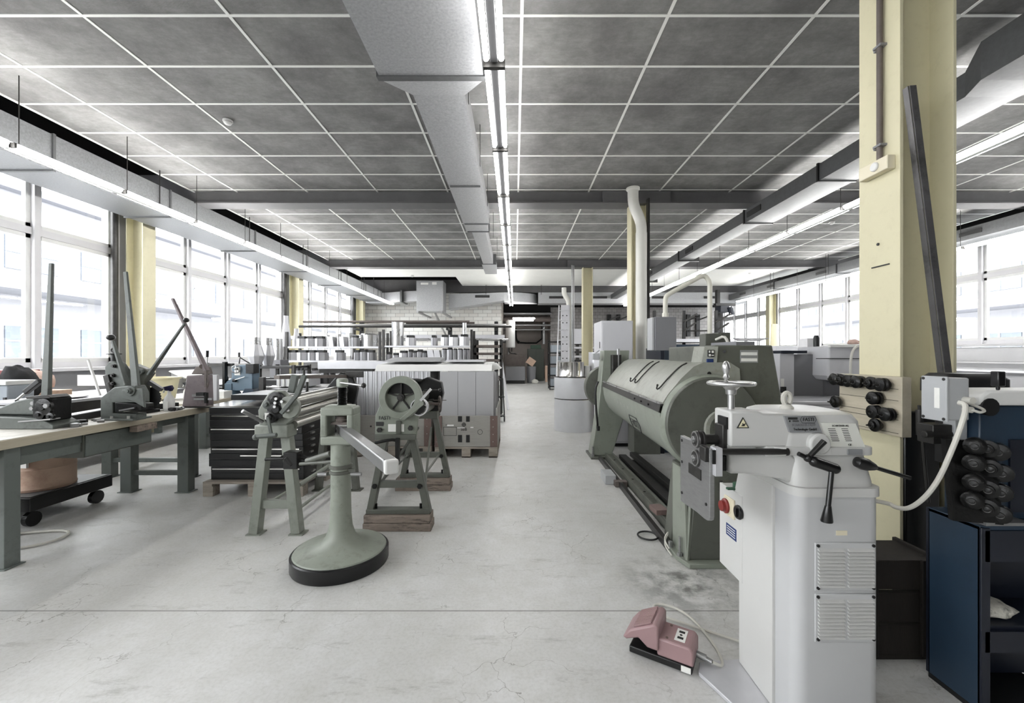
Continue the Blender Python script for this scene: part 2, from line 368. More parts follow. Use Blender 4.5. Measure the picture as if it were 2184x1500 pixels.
# ceiling panels: main field, plus the field beyond the second beam
tc=MB()
tc.bx(-5.7,9.9,YB,12.65,CZ,CZ+.04)
struct('ceiling',MB().bx(-5.7,9.9,12.65,15.4,CZ,CZ+.04).bx(-2.2,9.9,15.4,17.4,CZ,CZ+.04),M['plaster_white'])
struct('ceiling',tc,M['tile'])
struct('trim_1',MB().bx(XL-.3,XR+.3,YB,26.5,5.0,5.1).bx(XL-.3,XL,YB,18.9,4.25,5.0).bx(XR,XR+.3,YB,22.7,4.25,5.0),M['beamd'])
g=MB()
for k in range(-4,8):
    x=.06+1.25*k
    g.bx(x-.014,x+.014,YB,12.6,CZ-.006,CZ)
y=3.53-.622*18
while y<12.4: g.bx(-5.7,9.9,y-.013,y+.013,CZ-.0065,CZ); y+=.622
g.bx(-5.72,-5.69,YB,15.4,CZ-.012,CZ); g.bx(9.88,9.91,YB,15.4,CZ-.012,CZ)
struct('trim_2',g,M['grid'])
# walls
w=MB(); w.bx(XL-.3,XL,YB,19.2,0,1.19); struct('wall_left',w,M['wallgrey'])
w=MB(); w.bx(XR,XR+.3,YB,22.9,0,1.55); struct('wall_right',w,M['parapet'])
struct('wall_front',MB().bx(XL-.3,XR+.3,YB-.2,YB,0,5.0),M['white'])
struct('wall_back_left',MB().bx(XL-.3,-.62,18.9,19.1,0,4.25),M['brick'])
struct('wall_back_right',MB().bx(1.95,XR+.3,22.7,22.9,0,4.0),M['brick2'])
struct('wall_passage_left',MB().bx(-.82,-.62,19.1,24.6,0,4.6),M['plaster'])
struct('wall_passage_right',MB().bx(1.95,2.1,22.9,24.6,0,4.6),M['plaster'])
struct('wall_back_room',MB().bx(-.9,2.3,24.6,24.8,0,5.0),M['plaster'])
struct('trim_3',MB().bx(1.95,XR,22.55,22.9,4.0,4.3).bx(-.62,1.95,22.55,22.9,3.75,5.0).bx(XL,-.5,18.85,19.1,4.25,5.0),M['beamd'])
# windows: each bay has four lights with a transom
def window(n,X,side,y0,y1,z0,z1,zt,cnt):
    """X inner face; side -1 glass to the left"""
    par=thing('window_%d'%n,None,None,(X,(y0+y1)/2,z0),kind='structure')
    o=side*.06
    fr=MB()
    a,b=sorted((X+side*.02,X+side*.12))
    fr.bx(a,b,y0,y1,z0,z0+.09); fr.bx(a,b,y0,y1,z1-.08,z1)
    part(par,'window_frame',fr,M['frame'])
    part(par,'transom',MB().bx(a-.01,b+.01,y0,y1,zt-.05,zt+.05),M['frame'])
    st=(y1-y0)/cnt
    for i in range(cnt+1):
        y=y0+i*st
        part(par,'mullion',MB().bx(X-side*.03,X+side*.14,y-.04,y+.04,z0,z1),M['frame'])
    for i in range(cnt):
        s=MB(); ya,yb=y0+i*st+.04,y0+(i+1)*st-.04
        for (za,zb) in ((z0+.09,zt-.05),(zt+.05,z1-.08)):
            c,d=sorted((X+side*.03,X+side*.09))
            s.bx(c,d,ya,ya+.06,za,zb); s.bx(c,d,yb-.06,yb,za,zb); s.bx(c,d,ya,yb,za,za+.06); s.bx(c,d,ya,yb,zb-.06,zb)
        part(par,'sash',s,M['white'])
        c,d=sorted((X+side*.055,X+side*.06))
        part(par,'pane',MB().bx(c,d,ya+.05,yb-.05,z0+.14,zt-.1).bx(c,d,ya+.05,yb-.05,zt+.1,z1-.13),M['glass'])
    ld=bpy.data.lights.new('daylight_portal','AREA'); ld.shape='RECTANGLE'; ld.size=y1-y0; ld.size_y=z1-z0; ld.cycles.is_portal=True
    lo=bpy.data.objects.new('daylight_portal',ld); COL.objects.link(lo); lo.location=(X+side*.2,(y0+y1)/2,(z0+z1)/2)
    lo.rotation_euler=(0,R(90) if side>0 else R(-90),0)
    lo.rotation_euler=V((-side,0,0)).to_track_quat('-Z','Y').to_euler()
    # track quat: local Y up -> size_y vertical
NW=0
for (a,b) in ((2.4,7.2),(7.6,12.45),(12.85,17.65),(-2.8,2.0),(-7.9,-3.2)):  # last two bays are unseen, continued behind the camera to bring in daylight
    NW+=1; window(NW,XL,-1,a,b,1.2,4.25,3.19,4)
for (a,b) in ((2.4,7.2),(7.6,12.45),(12.85,17.75),(18.15,22.4)):
    NW+=1; window(NW,XR,1,a,b,1.66,4.25,3.3,4)
# sill boards and radiator covers
struct('trim_4',MB().bx(XL-.02,XL+.16,YB,18.8,1.15,1.2),M['frame'],bev=.004)
struct('trim_5',MB().bx(XR-.22,XR+.05,2.2,22.4,1.6,1.66).bx(XR-.3,XR-.2,2.2,22.4,1.2,1.24),M['frame'],bev=.004)
for i,(a,b) in enumerate(((3.0,6.6),(7.7,12.3),(13.0,17.4))):
    q=MB().bx(XR-.16,XR-.02,a,b,1.24,1.58)
    solo('radiator_cover',q,M['parapet'],'pale sloping radiator cover under the right windows, %s from the camera'%ORD[i],'radiator cover','radiator covers under the right windows',bev=.01)
# piers between bays outside the columns
pm=MB()
for y in (2.2,7.4,12.65,17.8): pm.bx(XL-.25,XL,y-.2,y+.2,0,4.3)
for y in (2.2,7.4,12.65,17.95,22.6): pm.bx(XR,XR+.25,y-.2,y+.2,0,4.3)
pm.bx(XL-.25,XL,-3.2,-2.8,0,4.3); pm.bx(XR,XR+.25,YB,2.4,0,4.3); pm.bx(XL-.25,XL,18,19,0,4.3)
struct('trim_6',pm,M['wallgrey'])
# ---- steel columns
def column(x0,y0,label,ztop=4.05,w=.3,d=.26,name='steel_column'):
    t=thing(name,label,'column',(x0+w/2,y0+d/2,0),'yellow steel columns')
    part(t,'flange',MB().bx(x0,x0+.018,y0,y0+d,0,ztop),M['yellow'],.002)
    part(t,'flange',MB().bx(x0+w-.018,x0+w,y0,y0+d,0,ztop),M['yellow'],.002)
    part(t,'web',MB().bx(x0+.018,x0+w-.018,y0+d/2-.006,y0+d/2+.006,0,ztop),M['yellow'])
    return t
c0=column(2.04,2.19,'yellow steel column in the right foreground with the thermostat and die board',CZ)
part(c0,'bolt_hole',MB().cyl((2.039,2.32,2.02),(2.035,2.32,2.02),.008).bx(2.034,2.04,2.25,2.36,1.892,1.898),M['ink'],label='dark hole and slot in the flange')
column(2.03,7.22,'yellow steel column behind the white exhaust pipe')
column(2.06,12.5,'yellow steel column standing behind the steel sheet rolls')
def col_l(y,l): column(-6.82,y,l,4.25)
col_l(7.25,'yellow steel column by the left windows, nearest the camera'); col_l(12.5,'yellow steel column by the left windows, middle one')
col_l(17.75,'yellow steel column in the far corner of the left windows')
column(10.95,17.8,'yellow steel column between the far right windows',4.25)
column(10.95,12.5,'yellow steel column at the right windows behind the foreground column',4.25)
for i,(y,l) in enumerate(((7.1,'dark downpipe beside the nearest left window column'),(12.35,'dark downpipe beside the middle left window column'),(17.6,'dark downpipe beside the far left window column'))):
    solo('downpipe',MB().cyl((-6.87,y,0),(-6.87,y,4.2),.05),M['iron'],l,'pipe')
# ---- beams
def beam(y,label,x0=-6.9,x1=11.2):
    t=thing('ceiling_beam',label,'beam',(0,y,4.05),'steel beams under the ceiling')
    part(t,'bottom_flange',MB().bx(x0,x1,y,y+.3,4.05,4.07),M['beam'])
    part(t,'web',MB().bx(x0,x1,y+.14,y+.16,4.07,4.6),M['beam'])
beam(7.22,'grey steel ceiling beam nearest the camera, crossing the hall'); beam(12.5,'grey steel ceiling beam further back, second from the camera')
beam(17.5,'grey steel ceiling beam at the far end, above the cross duct')
t=thing('splice_plate','dark splice plate on the nearest beam beside the column','plate',W(1370,412,7.2)); part(t,'plate',MB().bx(1.55,2.75,7.3,7.355,4.08,4.29),M['beam'])
t=thing('splice_plate','dark splice plate on the second beam beside the column','plate',(2.2,12.6,4.08)); part(t,'plate',MB().bx(1.6,2.9,12.58,12.635,4.08,4.29),M['beam'])
# ---- luminaires
def lamp(x,y,z,twin,label,group,half=.6):
    t=thing('strip_light',label,'lamp',(x,y,z),group)
    if twin:
        part(t,'batten',MB().bx(x-.028,x+.028,y-half,y+half,z+.012,z+.07),M['battenm'],.003)
        for s in (-1,1): part(t,'tube',MB().cyl((x+s*.054,y-half+.03,z+.015),(x+s*.054,y+half-.03,z+.015),.019,n=12),M['tube'])
        part(t,'end_cap',MB().bx(x-.08,x+.08,y-half-.01,y-half+.025,z-.005,z+.05),M['iron'])
    else:
        part(t,'batten',MB().prism([(x-.03,z-.005),(x-.03,z+.07),(x+.03,z+.07),(x+.03,z-.005)],'y',y-half,y+half),M['white'])
        for s in (-1,1): part(t,'tube',MB().cyl((x+s*.06,y-half+.04,z+.03),(x+s*.06,y+half-.04,z+.03),.026,n=12),M['tube'])
        part(t,'end_cap',MB().bx(x-.075,x+.075,y-half+.0,y-half+.022,z+.005,z+.055),M['iron'])
    if int(round(y*10))%2==0 or True:
        part(t,'hanger',MB().cyl((x,y-half+.1,z+.06),(x,y-half+.1,CZ+.1 if abs(x)>5.6 else CZ),.005,n=6),M['iron'])
LZ=3.5
for i in range(13): lamp(-.151,1.77+1.232*i-.0+.616*0+.616-.0,LZ,True,'twin tube strip light over the aisle, %s unit from the camera'%ORD[i],'strip lights of the centre row')
for i in range(13): lamp(-5.15,1.8+1.2*i+.59,LZ,False,'strip light under the left window duct, %s unit from the camera'%ORD[i],'strip lights of the left row',.595)
for i in range(14): lamp(4.81,1.2+1.2*i+.6,LZ,False,'strip light of the row right of the aisle, %s unit from the camera'%ORD[i],'strip lights of the right row',.595)
for i in range(10): lamp(8.95,4.6+1.2*i+.6,LZ,False,'strip light under the far right window duct, %s unit from the camera'%ORD[i],'strip lights of the far right row',.595)
for r,(x,w_) in enumerate(((-.151,'centre'),(-5.15,'left'))):  # unseen lamps added behind the camera to brighten the near faces
    for i in range(5): lamp(x,-5.6+1.25*i,LZ,r==0,'added strip light behind the camera in the %s row, %s unit'%(w_,ORD[i]),'added strip lights behind the camera',.595)
t=thing('strip_light','short twin tube light hanging in the back passage doorway','lamp',(0.2,20.5,3.1))
for z in (3.10,3.2): part(t,'tube',MB().cyl((-.1,20.5,z),(1.0 if z>3.15 else .92,20.5,z),.03),M['tube'])
part(t,'batten',MB().bx(-.1,1.0,20.5,20.55,3.22,3.26),M['white'])
# ---- ducts
def seg(mb,x0,x1,y0,y1,z0,z1): mb.bx(x0,x1,y0,y1,z0,z1)
def seams(par,ys,x0,x1,z0,z1,m=None):
    for y in ys:
        part(par,'seam_flange',MB().bx(x0-.02,x1+.02,y,y+.03,z0-.018,z1+.01),m or M['galvd'])
d=thing('air_duct','speckled galvanised air duct along the left windows, above the strip lights','duct',(-5.9,9,3.64))
part(d,'duct_body',MB().bx(-6.32,-5.6,-7.5,17.45,3.64,4.07),M['galvm'])
seams(d,(3.6,5.0,6.7,8.9,11.1,13.3,15.5,16.9),-6.32,-5.6,3.64,4.07)
for y in (4.3,6.5,8.7,10.9,13.1,15.3): part(d,'hanger',MB().cyl((-5.58,y,3.66),(-5.58,y,4.5),.008,n=6),M['iron'])
d=thing('air_duct','grey central air duct beside the middle strip lights, wide end overhead','duct',(-.7,6,3.7))
part(d,'wide_section',MB().bx(-1.12,-.26,1.0,3.43,3.7,4.08),M['galv'])
part(d,'seam_flange',MB().bx(-1.14,-.24,3.40,3.46,3.69,4.1),M['galvd'])
def rect(x0,x1,z0,z1,y): return [V((x0,y,z0)),V((x1,y,z0)),V((x1,y,z1)),V((x0,y,z1))]
part(d,'transition',MB().loft([rect(-1.12,-.26,3.7,4.08,3.46),rect(-.92,-.45,3.75,4.0,3.74)]),M['galv'],smooth=False)
part(d,'duct_body',MB().bx(-.92,-.455,3.74,7.4,3.75,4.0),M['galv'])
part(d,'duct_body',MB().bx(-.92,-.50,7.43,7.86,3.75,4.0),M['galv'])
part(d,'duct_body',MB().bx(-.82,-.56,7.9,10.7,3.75,4.0),M['galv'])
part(d,'duct_body',MB().bx(-.86,-.52,10.72,12.05,3.75,4.02),M['galv'])
seams(d,(5.74,7.4,7.86,10.68),-.88,-.5,3.752,3.99)
for y in (3.9,5.2,6.6,8.4,10.2,11.4): part(d,'hanger',MB().bx(-.44,-.435,y,y+.03,3.78,4.3),M['iron'])
d=thing('air_duct','dark sided air duct right of the aisle with slot vents, stepped down in size','duct',(4.3,8,3.7))
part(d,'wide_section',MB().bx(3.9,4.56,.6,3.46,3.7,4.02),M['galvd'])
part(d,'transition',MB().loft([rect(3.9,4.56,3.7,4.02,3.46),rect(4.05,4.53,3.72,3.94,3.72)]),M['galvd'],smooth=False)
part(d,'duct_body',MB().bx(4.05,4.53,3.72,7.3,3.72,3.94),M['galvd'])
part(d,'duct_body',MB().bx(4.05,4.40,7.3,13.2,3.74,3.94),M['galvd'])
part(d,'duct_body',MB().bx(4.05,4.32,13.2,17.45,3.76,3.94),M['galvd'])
for y in (5.5,7.28,10.2,13.18): part(d,'seam_flange',MB().bx(4.03,4.55,y,y+.03,3.705,3.955),M['black'])
for y in (7.0,9.6,12.4,14.8): part(d,'vent',MB().bx(4.035,4.05,y-.2,y+.2,3.79,3.88),M['ink'])
d=thing('air_duct','grey air duct along the far right windows with slot vents','duct',(9.4,10,3.7))
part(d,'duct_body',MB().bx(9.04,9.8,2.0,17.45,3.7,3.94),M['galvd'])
for y in (6.0,8.8,11.6,14.4): part(d,'seam_flange',MB().bx(9.02,9.82,y,y+.03,3.685,3.955),M['black'])
for y in (8.2,10.1,12.2,14.6,16.4): part(d,'vent',MB().bx(9.02,9.04,y-.2,y+.2,3.78,3.86),M['ink'])
for y in (7.2,9.4,11.9,14.6): part(d,'hanger',MB().cyl((9.02,y,3.72),(9.02,y,4.3),.008,n=6),M['iron'])
d=thing('air_duct','long cross duct with slot vents at the far end of the hall','duct',(3,17.6,3.6))
part(d,'duct_body',MB().bx(1.0,9.8,17.5,18.15,3.58,4.04),M['galv'])
part(d,'rounded_end',MB().prism([(-.45,17.2)]+[(-.45+1.45*math.sin(a),17.2+ .95-.95*math.cos(a)) for a in [R(k*15) for k in range(1,7)]]+[(-.45,18.15)],'z',3.62,4.0),M['galv'])
part(d,'duct_body',MB().loft([rect(-2.95,-2.94,3.25,3.95,17.25),rect(-2.94,-2.93,3.25,3.95,17.25)]),M['galv'])
part(d,'transition',MB().add([(-2.75,17.2,3.3),(-.45,17.2,3.66),(-.45,17.2,4.0),(-2.75,17.2,3.92),(-2.75,17.9,3.3),(-.45,17.9,3.66),(-.45,17.9,4.0),(-2.75,17.9,3.92)],[(0,1,2,3),(7,6,5,4),(0,4,5,1),(3,2,6,7),(0,3,7,4),(1,5,6,2)]),M['galv'],smooth=False)
for x in (-1.35,1.75,3.6,6.1,8.3): part(d,'vent',MB().bx(x-.3,x+.3,17.17 if x<0 else 17.47,17.2 if x<0 else 17.5,3.78,3.88),M['ink'])
for x in (-1.2,-.1,1.1,5.2): part(d,'hanger',MB().cyl((x,17.15,3.9),(x,17.15,4.35),.01,n=6),M['iron'])
d=thing('unit_heater','large grey ventilation box hanging from brackets by the tiled wall','ventilation unit',(-3.4,16.8,3.1))
part(d,'housing',MB().bx(-3.93,-2.86,16.5,17.2,3.14,4.36),M['galv'],.01)
for x in (-3.85,-2.9): part(d,'bracket',MB().bx(x-.04,x+.04,16.35,18.85,3.06,3.13),M['steel'])
part(d,'maker_plate',MB().bx(-3.75,-3.45,16.49,16.5,4.2,4.28).bx(-3.3,-3.12,16.49,16.5,4.2,4.3),M['label'])
part(d,'bracket',MB().bar((-3.3,17.1,3.14),(-3.15,18.85,2.3),.06,.06),M['steel'])
d=thing('air_duct','curved duct joining the left window duct to the ventilation box','duct',(-4.9,17.2,3.6))
part(d,'duct_body',MB().prism([(-6.3,17.48),(-5.55,17.48),(-4.9,17.2),(-4.3,17.0),(-3.96,16.9),(-3.96,17.15),(-4.4,17.5),(-5.2,18.1),(-6.3,18.2)],'z',3.6,4.02),M['galv'],smooth=False)
part(d,'seam_flange',MB().bx(-4.7,-4.62,16.9,17.85,3.57,4.04),M['galvd'])
# smoke detectors
def detector(x,y,label):
    t=thing('smoke_detector',label,'smoke detector',(x,y,CZ-.06),'ceiling smoke detectors')
    part(t,'base',MB().lathe([(.055,0),(.055,.02)],(x,y,CZ-.026)),M['white']); part(t,'sensor_head',MB().lathe([(.02,0),(.035,.006),(.045,.02),(.045,.03)],(x,y,CZ-.062)),M['white'],.001)
detector(-3.54,5.1,'white smoke detector on the near left ceiling'); detector(-3.6,10.3,'white smoke detector beyond the first beam, left side'); detector(-3.75,15.1,'white smoke detector near the ventilation box'); detector(6.9,9.0,'white smoke detector right of the right strip lights'); detector(8.3,14.6,'white smoke detector far right, beyond the second beam')
# ---- outside
o=MB(); o.bx(-46,XL-.4,-25,70,-.2,-.1); o.bx(XR+.4,50,-25,70,-.2,-.1); solo('yard_ground',o,M['ground'],'pale paved yard outside the windows','ground',kind='structure')
def facade(X,side,y0,y1,label,zr):
    t=thing('neighbour_building',label,'building',(X,(y0+y1)/2,-.1))
    part(t,'wall',MB().bx(X,X+side*8,y0,y1,-.1,zr),M['out'])
    part(t,'canopy',MB().bx(X-side*2.2,X,y0,y1,3.9,4.2),M['outd'])
    part(t,'roof_edge',MB().bx(X-side*.5,X+side*8,y0-.2,y1+.2,zr,zr+.3),M['outd'])
    y=y0+1
    k=0
    while y<y1-2:
        for z0,z1 in ((1.3,2.6),(5.0,6.4)):
            wd=part(t,'window',MB().bx(X-side*.05,X-side*.01,y,y+2.0,z0,z1),M['outw'])
            part(wd,'mullion',MB().bx(X-side*.08,X-side*.05,y+.95,y+1.05,z0,z1).bx(X-side*.08,X-side*.05,y,y+2.0,(z0+z1)/2,(z0+z1)/2+.07),M['out'])
        y+=3.0
facade(-21,-1,4,58,'pale neighbouring building with a canopy seen through the left windows',8.2)
facade(27,1,0,40,'pale neighbouring building seen through the right windows',8.6)
# ================================================================ LEFT SIDE
BZ=.85
def bench(x0,x1,y0,y1,label,legsY,drawer=None,edge=True):
    t=thing('workbench',label,'workbench',((x0+x1)/2,(y0+y1)/2,0))
    part(t,'worktop',MB().bx(x0,x1,y0,y1,BZ-.06,BZ),M['wood'],.003)
    part(t,'top_board',MB().bx(x0+.02,x1-.012,y0+.01,y1-.01,BZ,BZ+.003),M['woodtop'])
    part(t,'frame_rail',MB().bx(x0+.08,x0+.13,y0+.1,y1-.1,BZ-.13,BZ-.06).bx(x1-.13,x1-.08,y0+.1,y1-.1,BZ-.13,BZ-.06),M['legs'])
    for y in legsY:
        for x in (x0+.1,x1-.1):
            part(t,'leg',MB().bx(x-.055,x+.055,y-.045,y+.045,.006,BZ-.06).bx(x-.075,x+.075,y-.06,y+.06,0,.008),M['legs'],.003)
        part(t,'stretcher',MB().bx(x0+.15,x1-.15,y-.02,y+.02,.17,.215),M['legs'])
    if drawer:
        a,b,z=drawer
        dr=part(t,'drawer',MB().bx(x0+.2,x1-.07,a,b,z,BZ-.07),M['gdark'],.003); part(t,'drawer_front',MB().bx(x1-.07,x1-.06,a+.01,b-.01,z+.01,BZ-.08),M['legs'])
        part(t,'rail_box',MB().bx(x0+.2,x1-.09,legsY[0]+.05,a,z+.05,BZ-.07),M['legs'])
    return t
bench(-4.05,-3.27,1.5,4.42,'long wooden workbench with green steel legs in the left foreground',(2.73,4.24),(3.2,3.8,.6))
bench(-4.75,-3.62,4.6,6.5,'wooden workbench further back carrying the mauve and blue machines',(4.75,6.2))
t=thing('wood_clamp_block','small dark wooden block under the edge of the front workbench','wood block',(-3.27,3.85,.74)); part(t,'block',MB().bx(-3.31,-3.24,3.55,3.75,.735,.79),M['blockw'],.004)
# long bench under the windows
t=thing('workbench','long grey bench under the left windows behind the machines','workbench',(-5.9,6,0))
part(t,'worktop',MB().bx(-6.45,-5.3,2.2,9.8,.82,.86),M['greymid']); part(t,'top_sheet',MB().bx(-6.43,-5.32,2.25,9.75,.86,.865),M['alu'])
for y in (2.6,5.0,7.4,9.5):
    for x in (-6.38,-5.38): part(t,'leg',MB().bx(x-.04,x+.04,y-.04,y+.04,0,.82),M['legs'])
# folding bed and bars lying on the bench
t=thing('folding_bed','long dark steel folding bed with a white top edge behind the shears','machine bed',(-4.2,3.8,BZ))
part(t,'bed_beam',MB().bx(-4.5,-3.94,3.5,4.05,.856,.975),M['iron'],.004); part(t,'top_plate',MB().bx(-4.52,-3.92,3.48,4.07,.975,1.0),M['alu'],.003)
t=thing('plank_bed','long black steel beam lying across the bench between the two shears','steel beam',(-3.65,3.6,BZ))
part(t,'beam',MB().bar((-3.60,3.26,BZ+.03),(-3.76,3.86,BZ+.03),.09,.05),M['black']); part(t,'top_edge',MB().bar((-3.60,3.26,BZ+.059),(-3.76,3.86,BZ+.059),.09,.007),M['alu'])
solo('dark_steel_block',MB().box((-3.72,3.42,BZ+.03),(.07,.05,.05),rz=.2),M['iron'],'small dark steel block on the bench beside the left shear','steel block',bev=.003)
def PX(l,Y): return [(XX(a,Y),ZZ(b,Y)) for a,b in l]
Yl=3.08
t=thing('lever_shear','grey green cast lever shear at the left edge of the front workbench','shear',(-3.6,Yl,BZ))
part(t,'base',MB().prism([(XX(a,Yl),max(BZ+.003,ZZ(b,Yl))) for a,b in [(-90,917),(129,917),(130,905),(104,892),(60,889),(-90,884)]],'y',Yl-.05,Yl+.14),M['shear'],.006)
part(t,'body',MB().prism(PX([(-90,884),(-90,872),(0,869),(34,855),(68,848),(80,849),(80,886)],Yl),'y',Yl,Yl+.1),M['shear'],.01)
part(t,'blade_block',MB().bx(XX(78,Yl),XX(118,Yl),Yl-.03,Yl+.12,ZZ(898,Yl),ZZ(848,Yl)),M['grease'],.012)
for a,b,r in ((98,868,.062),(90,884,.035),(112,888,.028)): q=W(a,b,Yl-.03); part(t,'blade_disc',MB().lathe([(r,0),(r,.02),(r*.4,.024),(r*.35,.035)],q,(0,-1,0),n=20),M['grease'])
part(t,'blade_plate',MB().prism([(XX(a,Yl),ZZ(b,Yl)) for a,b in [(66,845),(112,842),(121,848),(112,849),(70,850)]],'y',Yl-.04,Yl+.1),M['iron'],.002)
part(t,'guide_plate',MB().bar((XX(50,Yl-.03),Yl-.03,ZZ(897,Yl)),(XX(118,Yl-.03),Yl-.03,ZZ(892,Yl)),.07,.009),M['steel'])
part(t,'lever',MB().tbar(W(99,850,Yl+.02),W(110,562,Yl+.06),.03,.058,.02,.03,up=(1,0,0)),M['shear'],.006)
for a,b in ((73,871),(75,860)): q=W(a,b,Yl); part(t,'bolt',MB().cyl(q,q+V((0,-.022,0)),.015,n=6),M['steel'])
q=W(100,866,Yl-.065); part(t,'bolt',MB().cyl(q,q+V((0,-.012,0)),.018,n=6),M['steel'])
q=W(90,912,Yl-.04); part(t,'mount_bolt',MB().cyl((q.x,Yl-.03,BZ+.004),(q.x,Yl-.03,BZ+.05),.010,n=6),M['bright'])
t=thing('hand_lever','short black hand lever with a pale rod leaning behind the left shear','lever',W(60,850,3.4))
part(t,'grip',MB().bar(W(54,838,3.4),W(86,812,3.4),.035,.04),M['black'],.006); part(t,'rod',MB().cyl(W(36,853,3.38),W(54,838,3.4),.009),M['bright'])
part(t,'lower_end',MB().cyl((XX(36,3.38),3.38,BZ+.003),W(36,853,3.38),.012),M['black'])
# ---- front punch / notching shear near bench edge
def ygl(px,py,Y): return W(px,py,Y)
Yq=3.5
def PX(l,Y): return [(XX(a,Y),ZZ(b,Y)) for a,b in l]
t=thing('notching_shear','grey green bench shear with a long flat bar lever and slotted jaw','shear',(XX(265,Yq),Yq,BZ))
body=PX([(224,896),(224,848),(252,826),(297,822),(306,838),(306,858),(250,858),(250,880),(300,882),(300,896)],3.5)
part(t,'body',MB().prism(body,'y',3.46,3.56),M['shear'],.006)
part(t,'side_plate',MB().prism(PX([(262,832),(306,828),(310,870),(286,856),(262,850)],3.45),'y',3.44,3.46),M['shear'],.004)
p=W(279,834,3.44)
part(t,'pivot',MB().cyl(p,p+V((0,-.012,0)),.042,n=20).cyl(p+V((0,-.012,0)),p+V((0,-.03,0)),.026,n=6).cyl(p+V((0,-.03,0)),p+V((0,-.038,0)),.014),M['shear'],.002)
part(t,'jaw',MB().prism(PX([(250,858),(306,862),(306,875),(262,876),(250,880)],3.47),'y',3.45,3.57),M['grease'],.003)
part(t,'blade',MB().bar(W(255,876,3.44),W(288,870,3.44),.014,.012),M['bright'])
part(t,'lever',MB().tbar(W(291,832,3.5),W(268,580,3.62),.028,.06,.018,.032,up=(1,0,0)),M['shear'],.005)
part(t,'foot_plate',MB().bx(XX(215,3.5),XX(302,3.5),3.42,3.6,BZ+.003,BZ+.018),M['shear'],.002)
for a in (236,272): q=W(a,894,3.43); part(t,'mount_bolt',MB().cyl((q.x,3.44,BZ+.016),(q.x,3.44,BZ+.04),.012,n=6),M['bright'])
# ---- rear punch with two ball handles
t=thing('hand_punch','grey green hand punch with spindle on top and two arms with black balls','punch',(XX(258,3.8),3.8,BZ))
Yr=3.85
part(t,'body',MB().prism(PX([(232,783),(240,772),(250,770),(258,774),(285,815),(288,865),(240,865),(234,815)],Yr),'y',Yr-.04,Yr+.05),M['shear'],.008)
part(t,'rear_frame',MB().prism(PX([(290,776),(318,788),(326,796),(314,812),(312,870),(280,870),(284,810)],Yr+.1),'y',Yr+.06,Yr+.14),M['gdark'],.008)
for a,b in ((245,781),(243,801),(243,818)): q=W(a,b,Yr-.04); part(t,'bolt',MB().cyl(q,q+V((0,-.02,0)),.017,n=8).cyl(q+V((0,-.02,0)),q+V((0,-.03,0)),.01),M['iron'])
q=W(302,793,Yr+.06); part(t,'bolt',MB().cyl(q,q+V((0,-.03,0)),.03,n=16).cyl(q+V((0,-.03,0)),q+V((0,-.04,0)),.015),M['shear'])
part(t,'spindle',MB().cyl(W(245,772,Yr),W(245,756,Yr),.03,n=12).lathe([(.01,0),(.055,.003),(.055,.012),(.01,.016)],W(243,757,Yr)).torus(W(242,747,Yr),(0,1,0),.02,.007,14,6),M['black'],.001)
part(t,'arm',MB().tbar(W(272,822,Yr-.05),W(240,727,Yr-.05),.02,.06,.02,.022,up=(0,1,0)),M['shear'],.004)
part(t,'handle_ball',MB().ball(W(236,720,Yr-.05),.034,(1,1,.85)),M['rubber'])
part(t,'arm',MB().tbar(W(318,800,Yr+.05),W(394,690,Yr+.05),.02,.05,.018,.02,up=(0,1,0)),M['shear'],.004)
part(t,'handle_ball',MB().ball(W(397,683,Yr+.05),.026,(1,1,.85)),M['rubber'])
part(t,'tie_bar',MB().bar(W(282,776,Yr+.1),W(316,790,Yr+.1),.03,.025),M['iron'])
part(t,'die_holder',MB().bar(W(230,800,Yr-.04),W(240,840,Yr-.04),.05,.05).cyl(W(233,816,Yr-.05),W(240,838,Yr-.05),.022),M['iron'],.003)
part(t,'support_arm',MB().bar(W(318,815,Yr+.1),W(345,832,Yr+.12),.04,.035),M['grease'])
part(t,'foot_plate',MB().bx(XX(236,Yr),XX(314,Yr),Yr-.1,Yr+.14,BZ+.003,BZ+.03),M['grease'])
t=thing('cutting_disc','round black toothed cutting disc standing beside the hand punch','cutting disc',W(325,830,3.95))
tp=[]; cc=W(322,848,4.0)
for k in range(48):
    rr=.105 if k%2 else .095; a=2*PI*k/48; tp.append((cc.x+rr*math.cos(a),cc.z+.0+rr*math.sin(a)))
part(t,'blade',MB().prism(tp,'y',3.995,4.0),M['black'])
# flat black bar on the bench
solo('steel_bar',MB().bar((-3.60,3.95,BZ+.04),(-3.42,4.2,BZ+.04),.06,.055),M['black'],'black flat steel bar lying on the bench behind the spray bottle','steel bar',bev=.004)
# spray bottles
def spray(px,py,Y,s,label,cap):
    b=W(px,py,Y); b.z=BZ+.004 if Y<4.5 else b.z
    t=thing('spray_bottle',label,'spray bottle',b,'spray bottles on the benches')
    part(t,'bottle',MB().lathe([(.036*s,0),(.038*s,.01*s),(.038*s,.09*s),(.033*s,.11*s),(.014*s,.14*s),(.012*s,.17*s)],b,n=20),M['white'],label='white bottle')
    part(t,'trigger_head',MB().prism([(b.x-.05*s,b.z+.2*s),(b.x-.03*s,b.z+.17*s),(b.x+.02*s,b.z+.165*s),(b.x+.035*s,b.z+.19*s),(b.x+.02*s,b.z+.215*s)],'y',b.y-.012,b.y+.012),cap,.002)
    part(t,'trigger',MB().bar((b.x-.035*s,b.y,b.z+.185*s),(b.x-.05*s,b.y,b.z+.15*s),.01,.008),M['white'])
    part(t,'label_patch',MB().bx(b.x-.02*s,b.x+.02*s,b.y-.0395*s,b.y-.037*s,b.z+.02*s,b.z+.08*s),M['label'])
navy=mat('navy_plastic',C(34,32,66),.35)
